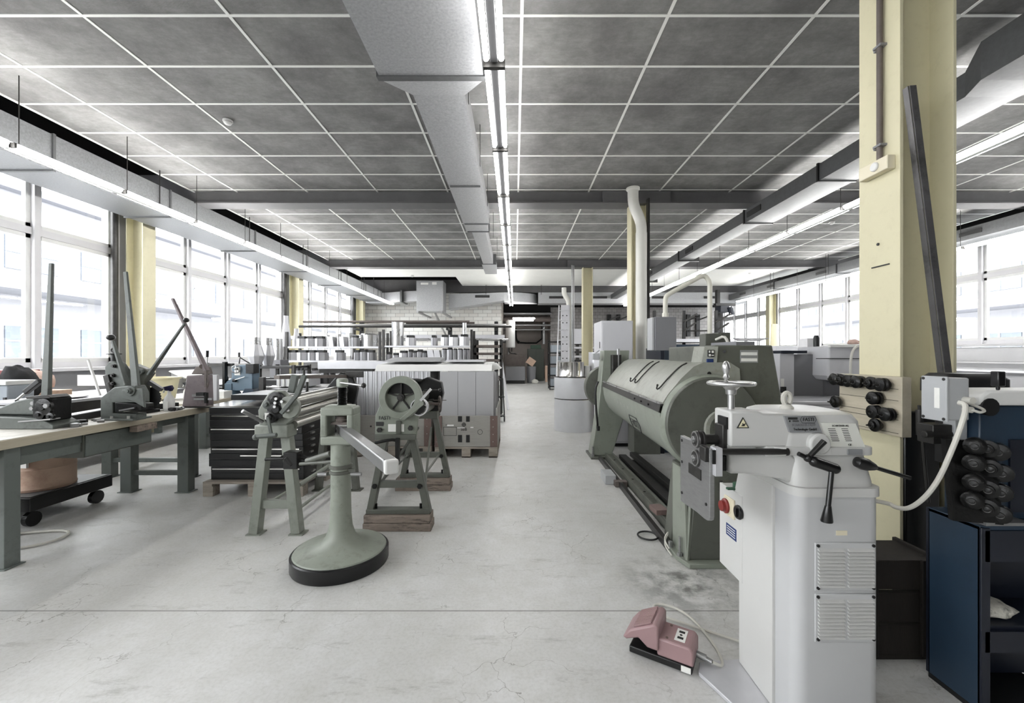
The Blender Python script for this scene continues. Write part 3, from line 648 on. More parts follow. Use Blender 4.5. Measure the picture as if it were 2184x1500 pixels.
spray(361,878,4.05,1.15,'white spray bottle with navy trigger at the front bench edge',navy)
spray(399,852,5.0,1.0,'white spray bottle with black trigger left of the mauve punch',M['rubber'])
# ---- mauve lever punch
Ym=4.32
t=thing('lever_punch','mauve lever punch with a tall flat lever at the end of the front bench','punch',(XX(420,Ym),Ym,BZ))
part(t,'body',MB().prism([(XX(a,Ym),max(ZZ(b,Ym),BZ+.012)) for a,b in [(396,868),(406,801),(447,799),(449,868)]],'y',Ym-.05,Ym+.05),M['pink'],.008)
part(t,'head',MB().prism(PX([(414,798),(424,782),(444,782),(449,798)],Ym),'y',Ym-.04,Ym+.04),M['bronze'],.006)
part(t,'jaw',MB().bx(XX(421,Ym),XX(447,Ym),Ym-.075,Ym-.05,ZZ(845,Ym),ZZ(840,Ym)).bx(XX(424,Ym),XX(462,Ym),Ym-.07,Ym-.05,ZZ(852,Ym),ZZ(848,Ym)),M['steel'])
part(t,'plunger',MB().cyl(W(440,838,Ym-.065),W(440,860,Ym-.065),.02).bx(XX(432,Ym),XX(448,Ym),Ym-.09,Ym-.05,ZZ(843,Ym),ZZ(836,Ym)),M['grease'])
part(t,'lever',MB().tbar(W(441,792,Ym-.05),W(368,637,Ym-.05),.03,.055,.022,.03,up=(0,1,0)),M['pink'],.004)
part(t,'link',MB().bar(W(440,790,Ym-.07),W(440,826,Ym-.07),.02,.03).cyl(W(430,782,Ym-.08),W(430,782,Ym-.04),.022).tube([W(441,800,Ym-.07),W(445,815,Ym-.08),W(441,828,Ym-.07)],.008),M['bronze'])
part(t,'side_lever',MB().cyl(W(441,785,Ym+.04),W(442,762,Ym+.04),.007),M['bright']); part(t,'grip',MB().cyl(W(442,762,Ym+.04),W(442.5,748,Ym+.04),.014),M['rubber'])
part(t,'foot_plate',MB().bx(XX(390,Ym),XX(452,Ym),Ym-.06,Ym+.06,BZ+.003,BZ+.012),M['iron'])
# ---- blue bead roller on second bench
Yb=5.6
t=thing('bead_roller','blue grey hand bead roller with a handwheel on the second bench','bead roller',(XX(520,Yb),Yb,BZ))
part(t,'body',MB().prism(PX([(497,832),(497,802),(488,800),(488,815),(489,832)],Yb)[:0]+PX([(489,833),(489,815),(502,806),(502,780),(547,777),(547,833)],Yb),'y',Yb-.08,Yb+.08),M['teal'],.012)
part(t,'nose',MB().bx(XX(487,Yb),XX(504,Yb),Yb-.09,Yb+.07,ZZ(832,Yb),ZZ(817,Yb)),M['teal'],.008)
part(t,'foot',MB().prism(PX([(480,844),(490,833),(506,833),(512,842)],Yb),'y',Yb-.16,Yb+.05),M['teal'],.004); part(t,'foot',MB().prism(PX([(526,838),(532,828),(548,828),(553,837)],Yb),'y',Yb-.1,Yb+.12),M['blue'],.004)
part(t,'handwheel',MB().torus(W(503,788,Yb-.12),(.5,-1,0),.05,.007,22,6).cyl(W(503,788,Yb-.14),W(503,788,Yb-.08),.014).bar(W(498,784,Yb-.12),W(508,792,Yb-.12),.008,.012).bar(W(503,781,Yb-.12),W(503,795,Yb-.12),.008,.012),M['bright'])
part(t,'label_plate',MB().bx(XX(509,Yb),XX(521,Yb),Yb-.084,Yb-.08,ZZ(800,Yb),ZZ(783,Yb)),M['label']); part(t,'print',MB().bx(XX(512,Yb),XX(516,Yb),Yb-.086,Yb-.084,ZZ(791,Yb),ZZ(785,Yb)),M['ink'])
part(t,'crank',MB().tube([W(510,776,Yb),W(512,763,Yb),W(535,777,Yb)],.008).cyl(W(510,762,Yb),W(510,752,Yb),.014),M['iron'])
part(t,'motor_block',MB().bx(XX(536,Yb),XX(553,Yb),Yb-.12,Yb,ZZ(796,Yb),ZZ(776,Yb)),M['grease'],.004)
part(t,'roll_shaft',MB().cyl(W(482,812,Yb-.05),W(503,812,Yb-.05),.012).cyl(W(478,808,Yb-.05),W(484,808,Yb-.05),.035).cyl(W(478,818,Yb-.05),W(484,818,Yb-.05),.035).bx(XX(484,Yb),XX(489,Yb),Yb-.09,Yb-.03,ZZ(830,Yb),ZZ(772,Yb)).cyl(W(497,812,Yb-.1),W(503,812,Yb-.1),.02),M['grease'])
part(t,'lever',MB().cyl(W(500,811,Yb-.11),W(522,804,Yb-.11),.006),M['bright'])
part(t,'top_rail',MB().bx(XX(440,Yb),XX(497,Yb),Yb-.03,Yb+.03,ZZ(781,Yb),ZZ(775,Yb)).bx(XX(440,Yb),XX(487,Yb),Yb-.03,Yb+.03,ZZ(829,Yb),ZZ(826,Yb)).bx(XX(436,Yb),XX(442,Yb),Yb-.04,Yb+.04,BZ,ZZ(774,Yb)),M['iron'])
solo('carton',MB().bx(XX(464,5.2),XX(478,5.2),5.2,5.35,BZ+.003,ZZ(835,5.2)),M['label'],'small white carton on the second bench left of the blue roller','carton',bev=.003)
# ---- clutter on the window benches
def lump(name,c,sx,sy,sz,m,label,cat,seed=1,n=18,k=9,amp=.22):
    rnd=random.Random(seed); mb=MB(); mb.ball((0,0,0),1,(1,1,1),n,k); q=[]
    ph=[rnd.random()*6 for _ in range(6)]
    for p in mb.v:
        d=1+amp*(math.sin(3*p.x+ph[0])+math.sin(4*p.y+ph[1])+.7*math.sin(6*p.z+5*p.x+ph[2])+.5*math.sin(9*p.x-7*p.y+ph[3]))/2.2
        q.append(V((c[0]+p.x*d*sx,c[1]+p.y*d*sy,max(c[2]+.002,c[2]+sz*.8+p.z*d*sz))))
    mb.v=q; return solo(name,mb,m,label,cat,ang=60)
def boxo(name,px0,px1,py0,py1,Y,d,m,label,cat,bev=.006,z0=None,grp=None):
    return solo(name,MB().bx(XX(px0,Y),XX(px1,Y),Y,Y+d,ZZ(py1,Y) if z0 is None else z0,ZZ(py0,Y)),m,label,cat,grp,bev=bev)
t=thing('tool_case','large grey blue equipment case with a pale lid at the left edge','case',W(30,870,3.9))
part(t,'body',MB().bx(XX(-120,3.9),XX(16,3.9),3.9,4.12,.86,ZZ(822,3.9)),M['greyblue'],.01); part(t,'lid',MB().bx(XX(-122,3.9),XX(18,3.9),3.88,4.13,ZZ(822,3.9),ZZ(813,3.9)),M['white'],.004); part(t,'latch',MB().bx(XX(10,3.9),XX(15,3.9),3.885,3.9,ZZ(856,3.9),ZZ(848,3.9)),M['black'])
t=thing('stand_table','low steel stand under the grey blue equipment case','stand',(-4.7,4.1,0)); part(t,'top',MB().bx(-5.28,-4.76,3.85,4.15,.82,.858),M['greymid'])
for x in (-5.22,-4.82):
    for y in (3.9,4.1): part(t,'leg',MB().bx(x-.03,x+.03,y-.03,y+.03,0,.82),M['black'])
boxo('storage_case',-30,24,790,812,4.9,.3,M['redbin'],'dusty red case under the window at the left edge','case',z0=.865)
lump('work_cloth',(XX(64,4.75),4.8,.99),.2,.13,.12,M['rag'],'crumpled pinkish cloth heaped under the left window','cloth',3)
t=solo('cloth_tray',MB().bx(-6.0,-5.35,4.6,5.0,.866,.985),M['cardboard'],'flat cardboard tray under the crumpled pink cloth','tray',bev=.004)
lump('dark_jacket',(XX(140,4.9)+.04,4.42,.87),.15,.13,.24,M['ragd'],'black cloth hanging over a stool behind the left shear lever','jacket',5)
boxo('plan_sheet',165,232,800,823,5.3,.006,M['paper'],'white printed plan sheet standing against the window parapet','sheet of paper',0)
boxo('parapet_box',234,250,800,828,5.4,.2,M['yell'],'small cream carton behind the hand punch','carton')
lump('paper_sheets',(-4.18,3.78,1.002),.2,.2,.014,M['paper'],'white paper sheets lying on the folding bed','paper',8,amp=.1)
t=thing('plastic_tub','pale yellow plastic tub behind the crossed machine levers','tub',(XX(343,5.0),5.0,.87))
part(t,'tub',MB().lathe([(.14,0),(.18,.24),(.2,.24),(.2,.26),(.17,.26),(.165,.23),(.13,.02)],(XX(343,5.0),5.0,.87),n=22),M['yell'])
t=thing('white_rod','thin white rod leaning beside the hand punch','rod',W(205,830,4.0)); part(t,'rod',MB().cyl(W(216,853,4.12),W(188,768,4.2),.012),M['white'])
# tray of clutter (small parts)
grp='small metal parts scattered on the benches'
rnd=random.Random(4)
for i in range(22):
    px=rnd.choice([rnd.uniform(366,394),rnd.uniform(150,225)]); Y=rnd.uniform(4.0,4.2) if px>300 else rnd.uniform(3.1,3.4)
    x=max(-4.0,min(-3.33,XX(px,Y))); s=rnd.uniform(.012,.03)
    mb=MB().box((x,Y,BZ+.003+s/2),(s*2,s*1.4,s),rz=rnd.random()*3) if i%2 else MB().cyl((x-s,Y,BZ+.003+s*.6),(x+s,Y+s*rnd.uniform(-1,1),BZ+.003+s*.6),s*.6,n=8)
    solo('metal_part',mb,M['steel'] if i%3 else M['black'],'small loose metal piece lying on the front workbench','metal part',grp)
t=thing('display_case','grey sloped metal box behind the mauve punch','box',W(400,830,5.6))
part(t,'body',MB().prism(PX([(372,828),(372,793),(404,806),(404,828)],5.3),'y',5.25,5.6),M['greymid'],.004); part(t,'lid',MB().prism(PX([(370,792),(374,790),(406,806),(404,808)],5.3),'y',5.22,5.62),M['white'])
boxo('metal_box',449,463,800,832,4.9,.04,M['panel'],'pale sheet metal box right behind the mauve punch','box',z0=BZ+.003)
# ---- under the bench
t=thing('dolly','low black trolley with a grey top sheet under the workbench','trolley',(-4.2,3.9,0))
part(t,'deck',MB().bx(-4.6,-3.87,3.30,3.98,.14,.25),M['black'],.006); part(t,'deck_sheet',MB().bx(-4.58,-3.89,3.32,3.96,.25,.256),M['galvd'])
for x in (-4.5,-3.95):
    for y in (3.38,3.9): part(t,'caster',MB().cyl((x-.02,y,.06),(x+.02,y,.06),.06,n=16),M['rubber'])
t=thing('fibre_drum','peach coloured fibre drum with a paper label under the workbench','drum',(-4.1,3.6,.257))
part(t,'drum',MB().lathe([(.2,0),(.205,.02),(.2,.03),(.2,.17),(.204,.18),(.2,.19),(.2,.34),(.206,.35),(.206,.39)],(-4.1,3.6,.258),n=32),M['cardboard']); part(t,'paper_label',MB().bx(-4.12,-4.0,3.385,3.402,.47,.54),M['label'])
boxo('red_bin',-60,-14,962,1020,3.1,.13,M['redbin'],'dark red bin under the bench at the left edge','bin',z0=.32)
t=thing('bin_stand','low grey platform under the dark red bin','platform',(-4.3,3.3,0)); part(t,'deck',MB().bx(XX(-70,3.1),XX(-12,3.1),3.08,3.26,.27,.315),M['galvd']); 
for x in (XX(-60,3.1),XX(-18,3.1)):
    for y in (3.1,3.24): part(t,'leg',MB().bx(x-.02,x+.02,y-.02,y+.02,0,.27),M['black'])
solo('floor_cable',MB().tube([(-4.6,3.0,.012),(-4.0,2.95,.012),(-3.7,2.9,.012),(-3.4,3.05,.012),(-3.5,3.3,.012),(-3.9,3.2,.012)],.01,6,2),M['cable'],'grey cable lying on the floor behind the front bench leg','cable')
t=thing('red_cylinder','dark red gas cylinder standing behind the second bench legs','gas cylinder',(-4.98,6.75,0)); part(t,'cylinder',MB().lathe([(.11,0),(.12,.02),(.12,.62),(.07,.7),(.03,.72)],(-4.98,6.75,0)),M['redbin'])
# ---- black sheet stack on pallet
def pallet(x0,x1,y0,y1,h,label,nb=3,m='pallet'):
    t=thing('pallet',label,'pallet',((x0+x1)/2,(y0+y1)/2,0)); n=5
    for i in range(n):
        a=y0+(y1-y0-.1)*i/(n-1); part(t,'deck_board',MB().bx(x0,x1,a,a+.1,h-.022,h),M[m],.002)
    for i in range(nb):
        a=x0+(x1-x0-.09)*i/(nb-1)
        part(t,'runner',MB().bx(a,a+.09,y0,y1,h-.045,h-.022),M[m],.002)
        for b in (y0,(y0+y1)/2-.05,y1-.1): part(t,'block',MB().bx(a,a+.1,b,b+.1,.0,h-.045),M[m],.003)
    return t
pallet(-3.08,-2.1,4.08,5.2,.145,'pale wooden pallet under the black sheet stack')
g='black folded sheets stacked on the pallet'
z=.147; rnd=random.Random(2)
for i in range(11):
    h=.066; dx=rnd.uniform(-.012,.012)
    t=thing('folded_sheet','black folded sheet metal tray, %s from the bottom of the pallet stack'%ORD[i],'sheet metal tray',(-2.6,4.6,z),g)
    part(t,'tray',MB().bx(-3.06+dx,-2.13+dx,4.14+abs(dx),5.15,z,z+h-.002),M['sheetblack'],.002)
    if i in (1,3,4,7,9): part(t,'bright_edge',MB().bx(-3.03+dx+(.3 if i==3 else 0),-2.16+dx,4.125,4.14,z+h-.026,z+h-.014),M['chrome'])
    [part(t,'corner_tab',MB().bx(-2.13+dx,-2.11+dx,y,y+.06,z+h-.03,z+h-.012),M['bright']) for y in (4.3,4.6,4.9)]
    z+=h
t=thing('loose_sheet','bright sheet lying on top of the black sheet stack','sheet',(-2.6,4.6,z)); part(t,'sheet',MB().add([(-3.15,4.2,z+.002),(-2.2,4.15,z+.002),(-2.2,5.2,z+.05),(-3.05,5.25,z+.05),(-3.15,4.2,z+.006),(-2.2,4.15,z+.006),(-2.2,5.2,z+.054),(-3.05,5.25,z+.054)],[(0,1,2,3),(7,6,5,4),(0,4,5,1),(1,5,6,2),(2,6,7,3),(3,7,4,0)]),M['chrome']); part(t,'folded_edge',MB().bx(-2.95,-2.35,4.3,4.9,z+.055,z+.11),M['sheetblack'])
# ---- rounding rolls machine (long, on two A stands)
t=thing('roll_bender','grey green hand roll bender with geared head on A frame legs','roll bender',(-1.88,3.8,0))
def aframe(y,x0,x1,xt0,xt1,zt,m,w=.07):
    for a,b in ((x0,xt0),(x1,xt1)):
        part(t,'leg',MB().tbar((a,y,.01),(b,y,zt),w,w*1.15,w,w,up=(0,1,0)),M[m],.003)
        part(t,'foot_plate',MB().bx(a-.05,a+.06,y-.05,y+.05,0,.01),M[m])
    zc=.2; f=zc/zt; part(t,'cross_bar',MB().bx(x0+(xt0-x0)*f,x1+(xt1-x1)*f,y-.02,y+.02,zc,zc+.065),M[m],.002)
aframe(3.24,-2.03,-1.70,-1.94,-1.79,.83,'stand'); aframe(4.28,-2.03,-1.64,-1.95,-1.72,.83,'gdark',.06)
part(t,'stand_head',MB().bx(-2.0,-1.74,3.17,3.31,.76,.86),M['stand'],.01); part(t,'stand_head',MB().bx(-2.0,-1.68,4.22,4.34,.78,.86),M['gdark'],.01)
for x in (-2.0,-1.70): part(t,'tie_rod',MB().cyl((x,3.26,.19),(x,4.27,.21),.013,n=8),M['stand'])
part(t,'tie_rod',MB().cyl((-1.72,3.3,.36),(-1.7,4.25,.4),.016,n=8),M['stand'])
part(t,'head_plate',MB().prism([(XX(a,3.22),ZZ(b,3.22)) for a,b in [(556,912),(553,875),(562,858),(575,838),(590,832),(606,834),(620,850),(634,866),(634,890),(616,905),(612,915)]],'y',3.20,3.25),M['stand'],.01)
for a,b,r,m in ((592,852,.06,'grease'),(596,872,.075,'grease'),(575,862,.035,'shear'),(620,868,.085,'stand'),(582,888,.05,'grease')):
    q=W(a,b,3.19); part(t,'gear',MB().lathe([(r,0),(r,.035),(r*.5,.04),(r*.35,.055)],q,(0,-1,0),n=20),M[m],.002)
for a,b in ((588,851),(586,860),(600,857),(585,868),(614,875)): q=W(a,b,3.13); part(t,'bolt',MB().cyl(q,q+V((0,.03,0)),.012,n=6),M['bright'])
part(t,'name_tag',MB().bx(XX(561,3.13),XX(570,3.13),3.15,3.155,ZZ(896,3.13),ZZ(882,3.13)),M['label'])
for a,z in ((.0,.99),(.045,.90),(-.02,.86)):
    pass
part(t,'upper_roll',MB().cyl((-1.80,3.26,1.02),(-1.76,4.25,1.04),.052,n=20),M['roll']); part(t,'upper_roll',MB().cyl((-1.82,3.26,.92),(-1.76,4.25,.95),.04,n=20),M['roll'])
part(t,'lower_roll',MB().cyl((-1.86,3.26,.865),(-1.8,4.25,.88),.025,n=12),M['roll']); part(t,'rear_roll',MB().cyl((-1.74,3.26,.85),(-1.70,4.25,.88),.03,n=12),M['roll'])
part(t,'far_plate',MB().prism([(-1.98,.84),(-1.66,.84),(-1.62,1.05),(-1.68,1.2),(-1.8,1.22),(-1.95,1.05)],'y',4.25,4.31),M['grease'],.01)
part(t,'top_bar',MB().bar((-1.90,3.3,1.22),(-1.72,4.25,1.18),.05,.03),M['bronze']); part(t,'top_bar',MB().bar((-1.72,4.22,1.2),(-1.55,4.22,1.2),.05,.06),M['iron'])
part(t,'lever',MB().bar(W(600,882,3.12),W(640,835,3.12),.025,.03).bar(W(634,842,3.12),W(650,800,3.12),.03,.035),M['shear'],.004); part(t,'rear_lever',MB().bar(W(622,838,3.3),W(630,800,3.3),.04,.05),M['shear'],.004)
part(t,'clamp_bolt',MB().cyl(W(649,806,3.12),W(648,789,3.12),.008).cyl(W(655,815,3.12),W(655,836,3.12),.01),M['iron'])
part(t,'crank_arm',MB().bar(W(571,890,3.1),W(580,934,3.1),.014,.022).cyl(W(543,932,3.05),W(590,928,3.05),.016).ball(W(545,933,3.05),.022),M['shear'],.002)
part(t,'handle_bar',MB().cyl(W(517,877,3.05),W(560,900,3.18),.014),M['steel'])
# measuring clamp lying across (black rods at knee height)
t2=thing('pipe_cutter','dark steel rods and clamp screws reaching across to the round base post','clamp rod',(-1.6,3.0,.66))
part(t2,'rod',MB().tube([W(566,980,3.0),W(620,978,3.0),W(660,985,3.0)],.012,8,1).tube([W(600,974,3.0),W(640,968,3.0),W(668,985,3.0)],.008,6,1),M['grease'])
part(t2,'clamp_block',MB().bx(-1.66,-1.56,2.96,3.04,.58,.70).cyl(W(612,975,2.98),W(625,992,2.98),.025),M['grease'],.004)
part(t2,'tube_arm',MB().cyl(W(655,984,2.95),W(705,968,2.9),.022).cyl(W(640,990,2.95),W(712,985,2.88),.012),M['gdark'])
# ---- round base post stand with square bar
px0,py0=-1.178,2.80
t=thing('bending_post','green cast post on a heavy round base holding a square steel bar','post stand',(px0,py0,0))
part(t,'base_disc',MB().lathe([(.305,0),(.31,.01),(.31,.085),(.303,.092)],(px0,py0,0),n=56),M['sheetblack'],label='black rim of the round base')
part(t,'post',MB().lathe([(.298,.088),(.29,.1),(.2,.118),(.13,.14),(.095,.18),(.076,.24),(.068,.32),(.065,.45),(.064,.8)],(px0,py0,0),n=40),M['postbase'] if False else M['post'])
cz0,cz1=.80,1.05
part(t,'yoke',MB().bx(px0-.11,px0-.065,py0-.07,py0+.07,cz0+.05,cz1-.045).bx(px0+.065,px0+.11,py0-.07,py0+.07,cz0+.05,cz1-.045).bx(px0-.11,px0+.11,py0-.07,py0+.07,cz0,cz0+.06).bx(px0-.11,px0+.11,py0-.07,py0+.07,cz1-.055,cz1).bx(px0-.09,px0+.09,py0-.05,py0+.05,cz1-.01,cz1+.012),M['post'],.014)
th=[]; 
for k in range(24): th+=[(.027,k*.008),(.032,k*.008+.004)]
part(t,'screw',MB().lathe(th,(px0+.01,py0,.99),n=18),M['grease'])
part(t,'screw_cap',MB().lathe([(.03,0),(.037,.008),(.037,.05),(.03,.06)],(px0+.01,py0,1.18),n=20),M['post'],.001)
part(t,'tommy_bar',MB().cyl((px0+.02,py0-.05,1.215),(px0+.19,py0-.11,1.2),.007),M['bright']); part(t,'bar_knob',MB().ball((px0+.195,py0-.112,1.2),.017),M['iron'])
part(t,'pressure_pad',MB().lathe([(.035,0),(.045,.02),(.03,.04)],(px0+.01,py0,.945),n=16).bx(px0-.055,px0+.06,py0-.03,py0+.03,.93,.948),M['bronze'],.002)
a=V((px0-.04,py0+.1,.885)); b=V((-.56,1.86,.90))
part(t,'square_bar',MB().bar(a,b,.062,.062),M['steel'],.008); d=(b-a).normalized(); part(t,'bar_end',MB().bar(b-d*.002,b+d*.03,.064,.064),M['white'],.01)
part(t,'collar',MB().lathe([(.066,0),(.075,.004),(.075,.022),(.066,.026)],(px0,py0,.635),n=28).lathe([(.066,0),(.073,.004),(.073,.02),(.066,.024)],(px0,py0,.60),n=28).bx(px0+.05,px0+.11,py0-.03,py0-.01,.61,.635).bx(px0-.12,px0-.06,py0-.03,py0-.01,.59,.61),M['gdark'],.001)
part(t,'collar_screw',MB().cyl((px0-.14,py0-.03,.6),(px0-.08,py0-.03,.6),.014),M['steel']); part(t,'collar_screw',MB().cyl((px0+.08,py0-.03,.6),(px0+.15,py0-.03,.6),.012),M['steel'])
# ---- second long machine: big ring plate, FASTI lettering, on wooden blocks
def woodblock(x0,x1,y0,y1,z1,label):
    t=thing('timber_blocks',label,'wood block',((x0+x1)/2,(y0+y1)/2,0)); h=z1/2
    part(t,'beam',MB().bx(x0,x1,y0,y1,0,h-.001),M['blockw'],.004); part(t,'beam',MB().bx(x0+.006,x1-.008,y0+.004,y1,h+.001,z1),M['blockw'],.004)
woodblock(-1.205,-.665,3.27,3.42,.125,'oily wooden beams under the near legs of the ring plate machine')
woodblock(-1.23,-.66+.0,4.24,4.4,.125,'wooden beams under the far legs of the ring plate machine')
t=thing('seam_roller','grey green rolling machine with a large ring guard on splayed legs','rolling machine',(-.93,3.8,.125))
def fr(y,m):
    Z0=.127
    part(t,'leg',MB().tbar((-1.165,y,Z0),(-1.03,y,.8),.055,.07,.05,.06,up=(0,1,0)),M[m],.004); part(t,'leg',MB().tbar((-.70,y,Z0),(-.84,y,.8),.055,.07,.05,.06,up=(0,1,0)),M[m],.004)
    part(t,'foot_bar',MB().bx(-1.19,-.68,y-.04,y+.04,Z0,Z0+.035),M[m],.003); part(t,'cross_bar',MB().bx(-1.12,-.74,y-.02,y+.02,.33,.385),M[m],.003)
    part(t,'top_plate',MB().bx(-1.06,-.8,y-.06,y+.06,.74,.82),M[m],.006)
    for x in (-1.12,-.76): part(t,'bolt',MB().cyl((x,y-.05,.35),(x,y-.03,.35),.02,n=6).cyl((x,y,.16),(x,y,.2),.01,n=6),M['grease'])
fr(3.34,'gdark'); fr(4.32,'gdark')
yf=3.27
def pz(l): return [(XX(a,yf),ZZ(b,yf)) for a,b in l]
part(t,'side_plate',MB().prism(pz([(800,936),(800,888),(812,860),(820,840),(895,840),(893,880),(888,936)]),'y',yf,yf+.02),M['green'],.005)
part(t,'inspection_hole',MB().bx(XX(828,yf),XX(862,yf),yf-.003,yf,ZZ(921,yf),ZZ(905,yf)),M['label'])
part(t,'rib',MB().bx(XX(845,yf),XX(856,yf),yf-.012,yf,ZZ(925,yf),ZZ(898,yf)).bx(XX(800,yf),XX(888,yf),yf-.014,yf,ZZ(938,yf),ZZ(926,yf)),M['gdark'],.003)
c=W(855,848,yf-.02); part(t,'ring_guard',MB().annulus(c,(0,1,0),.168,.115,.05,48),M['green'],.004)
part(t,'wheel',MB().cyl(c+V((0,.03,0)),c+V((0,.045,0)),.118,n=32),M['grease'])
part(t,'hub',MB().cyl(c+V((0,-.01,0)),c+V((0,.04,0)),.03,n=20).cyl(c+V((0,-.02,0)),c+V((0,-.01,0)),.017,n=12),M['iron'],.002)
sp=MB()
for k in range(5):
    an=R(90+72*k); sp.bar(c+V((.028*math.cos(an),.015,.028*math.sin(an))),c+V((.112*math.cos(an),.015,.112*math.sin(an))),.012,.018,up=(0,1,0))
part(t,'spoke',sp,M['iron'],.002)
part(t,'guard_web',MB().prism(pz([(855,893),(905,850),(907,862),(866,895)]),'y',yf-.05,yf+.02),M['green'],.003)
gp=[]; c2=W(893,868,yf-.01)
for k in range(44):
    rr=.06 if k%2 else .052; an=2*PI*k/44; gp.append((c2.x+rr*math.cos(an),c2.z+rr*math.sin(an)))
part(t,'pinion',MB().prism(gp,'y',yf-.03,yf),M['grease']); part(t,'pinion_guard',MB().annulus(c2+V((.008,.0,0)),(0,1,0),.068,.06,.05,30),M['alu'])
part(t,'crank_arm',MB().bar(W(897,855,yf-.06),W(919,848-18,yf-.06),.014,.02),M['bright'])
text(t,'lettering','FASTI',.038,V((XX(820,yf),yf-.002,ZZ(892,yf))),(1,0,0),(0,0,1),M['ink'],.001)
part(t,'name_plate',MB().bx(XX(802,yf),XX(818,yf),yf-.003,yf,ZZ(909,yf),ZZ(900,yf)),M['ink'])
for a,b in ((810,917),(876,913)): q=W(a,b,yf); part(t,'bolt',MB().cyl(q,q+V((0,-.02,0)),.02,n=6),M['iron'])
for z,x,r in ((.98,-.93,.05),(.88,-.87,.045),(.88,-.98,.04)): part(t,'roll',MB().cyl((x,yf+.02,z),(x,4.3,z),r,n=18),M['roll'])
part(t,'far_head',MB().prism([(-1.05,.82),(-.78,.82),(-.74,1.0),(-.76,1.12),(-.9,1.17),(-1.02,1.12)],'y',4.26,4.36),M['grease'],.01)
q=W(885,815,4.2); part(t,'top_knob',MB().lathe([(.07,0),(.075,.012),(.07,.028),(.03,.035)],q,n=24).cyl(q+V((0,0,-.08)),q,.025),M['grease'])
part(t,'side_lever',MB().cyl(W(905,833,4.1),W(938,832,4.1),.009).ball(W(938,832,4.1),.018).cyl(W(912,854,4.1),W(925,853,4.1),.01),M['iron'])
c=W(938,862,4.1); part(t,'handwheel',MB().torus(c,(1,.35,0),.075,.009,24,6).cyl(W(915,861,4.1),c,.014).cyl(W(925,854,4.1),W(952,854,4.1),.004),M['bronze'])
for x in (-1.10,-.78): part(t,'tie_rod',MB().cyl((x,3.36,.36),(x,4.3,.37),.01,n=8),M['gdark'])
part(t,'brace',MB().bar((-1.13,3.38,.3),(-.98,4.2,.66),.018,.018),M['gdark']); part(t,'brace',MB().bar((-.74,3.4,.3),(-.85,4.2,.66),.018,.018),M['gdark'])
part(t,'pawl_arm',MB().tube([W(800,945,3.2),W(835,938,3.2),W(845,940,3.2)],.012,8,1).bar(W(848,935,3.2),W(848,985,3.2),.03,.03),M['grease'])
# ---- two crates with upright panels
def crate(x0,x1,y0,y1,label,stencil):
    zb,zt=.15,.57
    t=thing('wooden_crate',label,'crate',((x0+x1)/2,(y0+y1)/2,0),'wooden pallet collars holding panels')
    part(t,'front_board',MB().bx(x0+.07,x1-.07,y0,y0+.02,zb,zt-.15*0),M['crate'],.002); part(t,'back_board',MB().bx(x0+.05,x1-.05,y1-.02,y1,zb,zt),M['crate'],.002)
    part(t,'side_board',MB().bx(x0,x0+.02,y0,y1,zb,zt),M['crate'],.002); part(t,'side_board',MB().bx(x1-.02,x1,y0,y1,zb,zt+.1),M['crate'],.002)
    for a in (x0,x1-.1): part(t,'corner_board',MB().bx(a,a+.1,y0-.012,y0,zb,zt),M['oak'],.002)
    for a in (x0+.03,x1-.06):
        for k in range(4): part(t,'nail',MB().ball((a,y0-.013,zb+.07+k*.1),.006,n=6,m=4),M['bright'])
    part(t,'floor_board',MB().bx(x0,x1,y0,y1,zb-.03,zb-.004),M['pallet'],.002)
    for k in range(3):
        a=x0+(x1-x0-.12)*k/2
        part(t,'block',MB().bx(a,a+.12,y0,y0+.12,0,zb-.03).bx(a,a+.12,y1-.12,y1,0,zb-.03),M['pallet'],.004)
        part(t,'runner',MB().bx(a,a+.12,y0,y1,.0,.02),M['pallet'],.002)
    if stencil:
        y=y0-.002; xm=(x0+x1)/2
        part(t,'stencil_bar',MB().bx(xm-.11,xm-.055,y,y+.002,.49,.565).bx(xm+.0,xm+.05,y,y+.002,.49,.565).bx(xm-.11,xm-.055,y,y+.002,.21,.31).bx(xm,xm+.05,y,y+.002,.21,.31),M['ink'])
        text(t,'stencil_lettering','SBB',.055,(xm-.03,y,.385),(1,0,0),(0,0,1),M['ink'])
        part(t,'stencil_symbol',MB().annulus((xm-.03,y,.45),(0,1,0),.028,.02,.002,20).bx(xm-.055,xm-.005,y-.001,y,.446,.454).bx(xm-.034,xm-.026,y-.001,y,.425,.475),M['ink'])
        part(t,'stencil_frame',MB().bx(x0+.12,x0+.3,y,y+.001,.415,.42).bx(x0+.12,x0+.3,y,y+.001,.3,.305).bx(x0+.12,x0+.125,y,y+.001,.3,.42).bx(x0+.295,x0+.3,y,y+.001,.3,.42),M['ink'])
        part(t,'torn_sticker',MB().bx(x0+.17,x0+.26,y-.002,y,.43,.45).bx(xm-.12,xm-.02,y-.002,y,.402,.412).bx(xm+.06,xm+.1,y-.002,y,.405,.42),M['paper'])
        text(t,'stencil_lettering','19',.03,(x0+.16,y,.445),(1,0,0),(0,0,1),M['ink'])
        part(t,'stencil_symbol',MB().annulus((xm+.19,y,.35),(0,1,0),.035,.03,.002,20),M['ink'])
    else:
        part(t,'knot_hole',MB().cyl((x0+.25,y0-.002,.42),(x0+.25,y0,.42),.012).cyl((x1-.3,y0-.002,.36),(x1-.3,y0,.36),.014),M['ink'])
crate(-1.09,-.235,5.62,6.75,'wooden railway crate with black stencil marks beside the aisle',True)
crate(-2.22,-1.14,5.66,6.75,'wooden crate behind the ring plate machine, left of the stencilled crate',False)
g='grey coated panels standing in the crates'
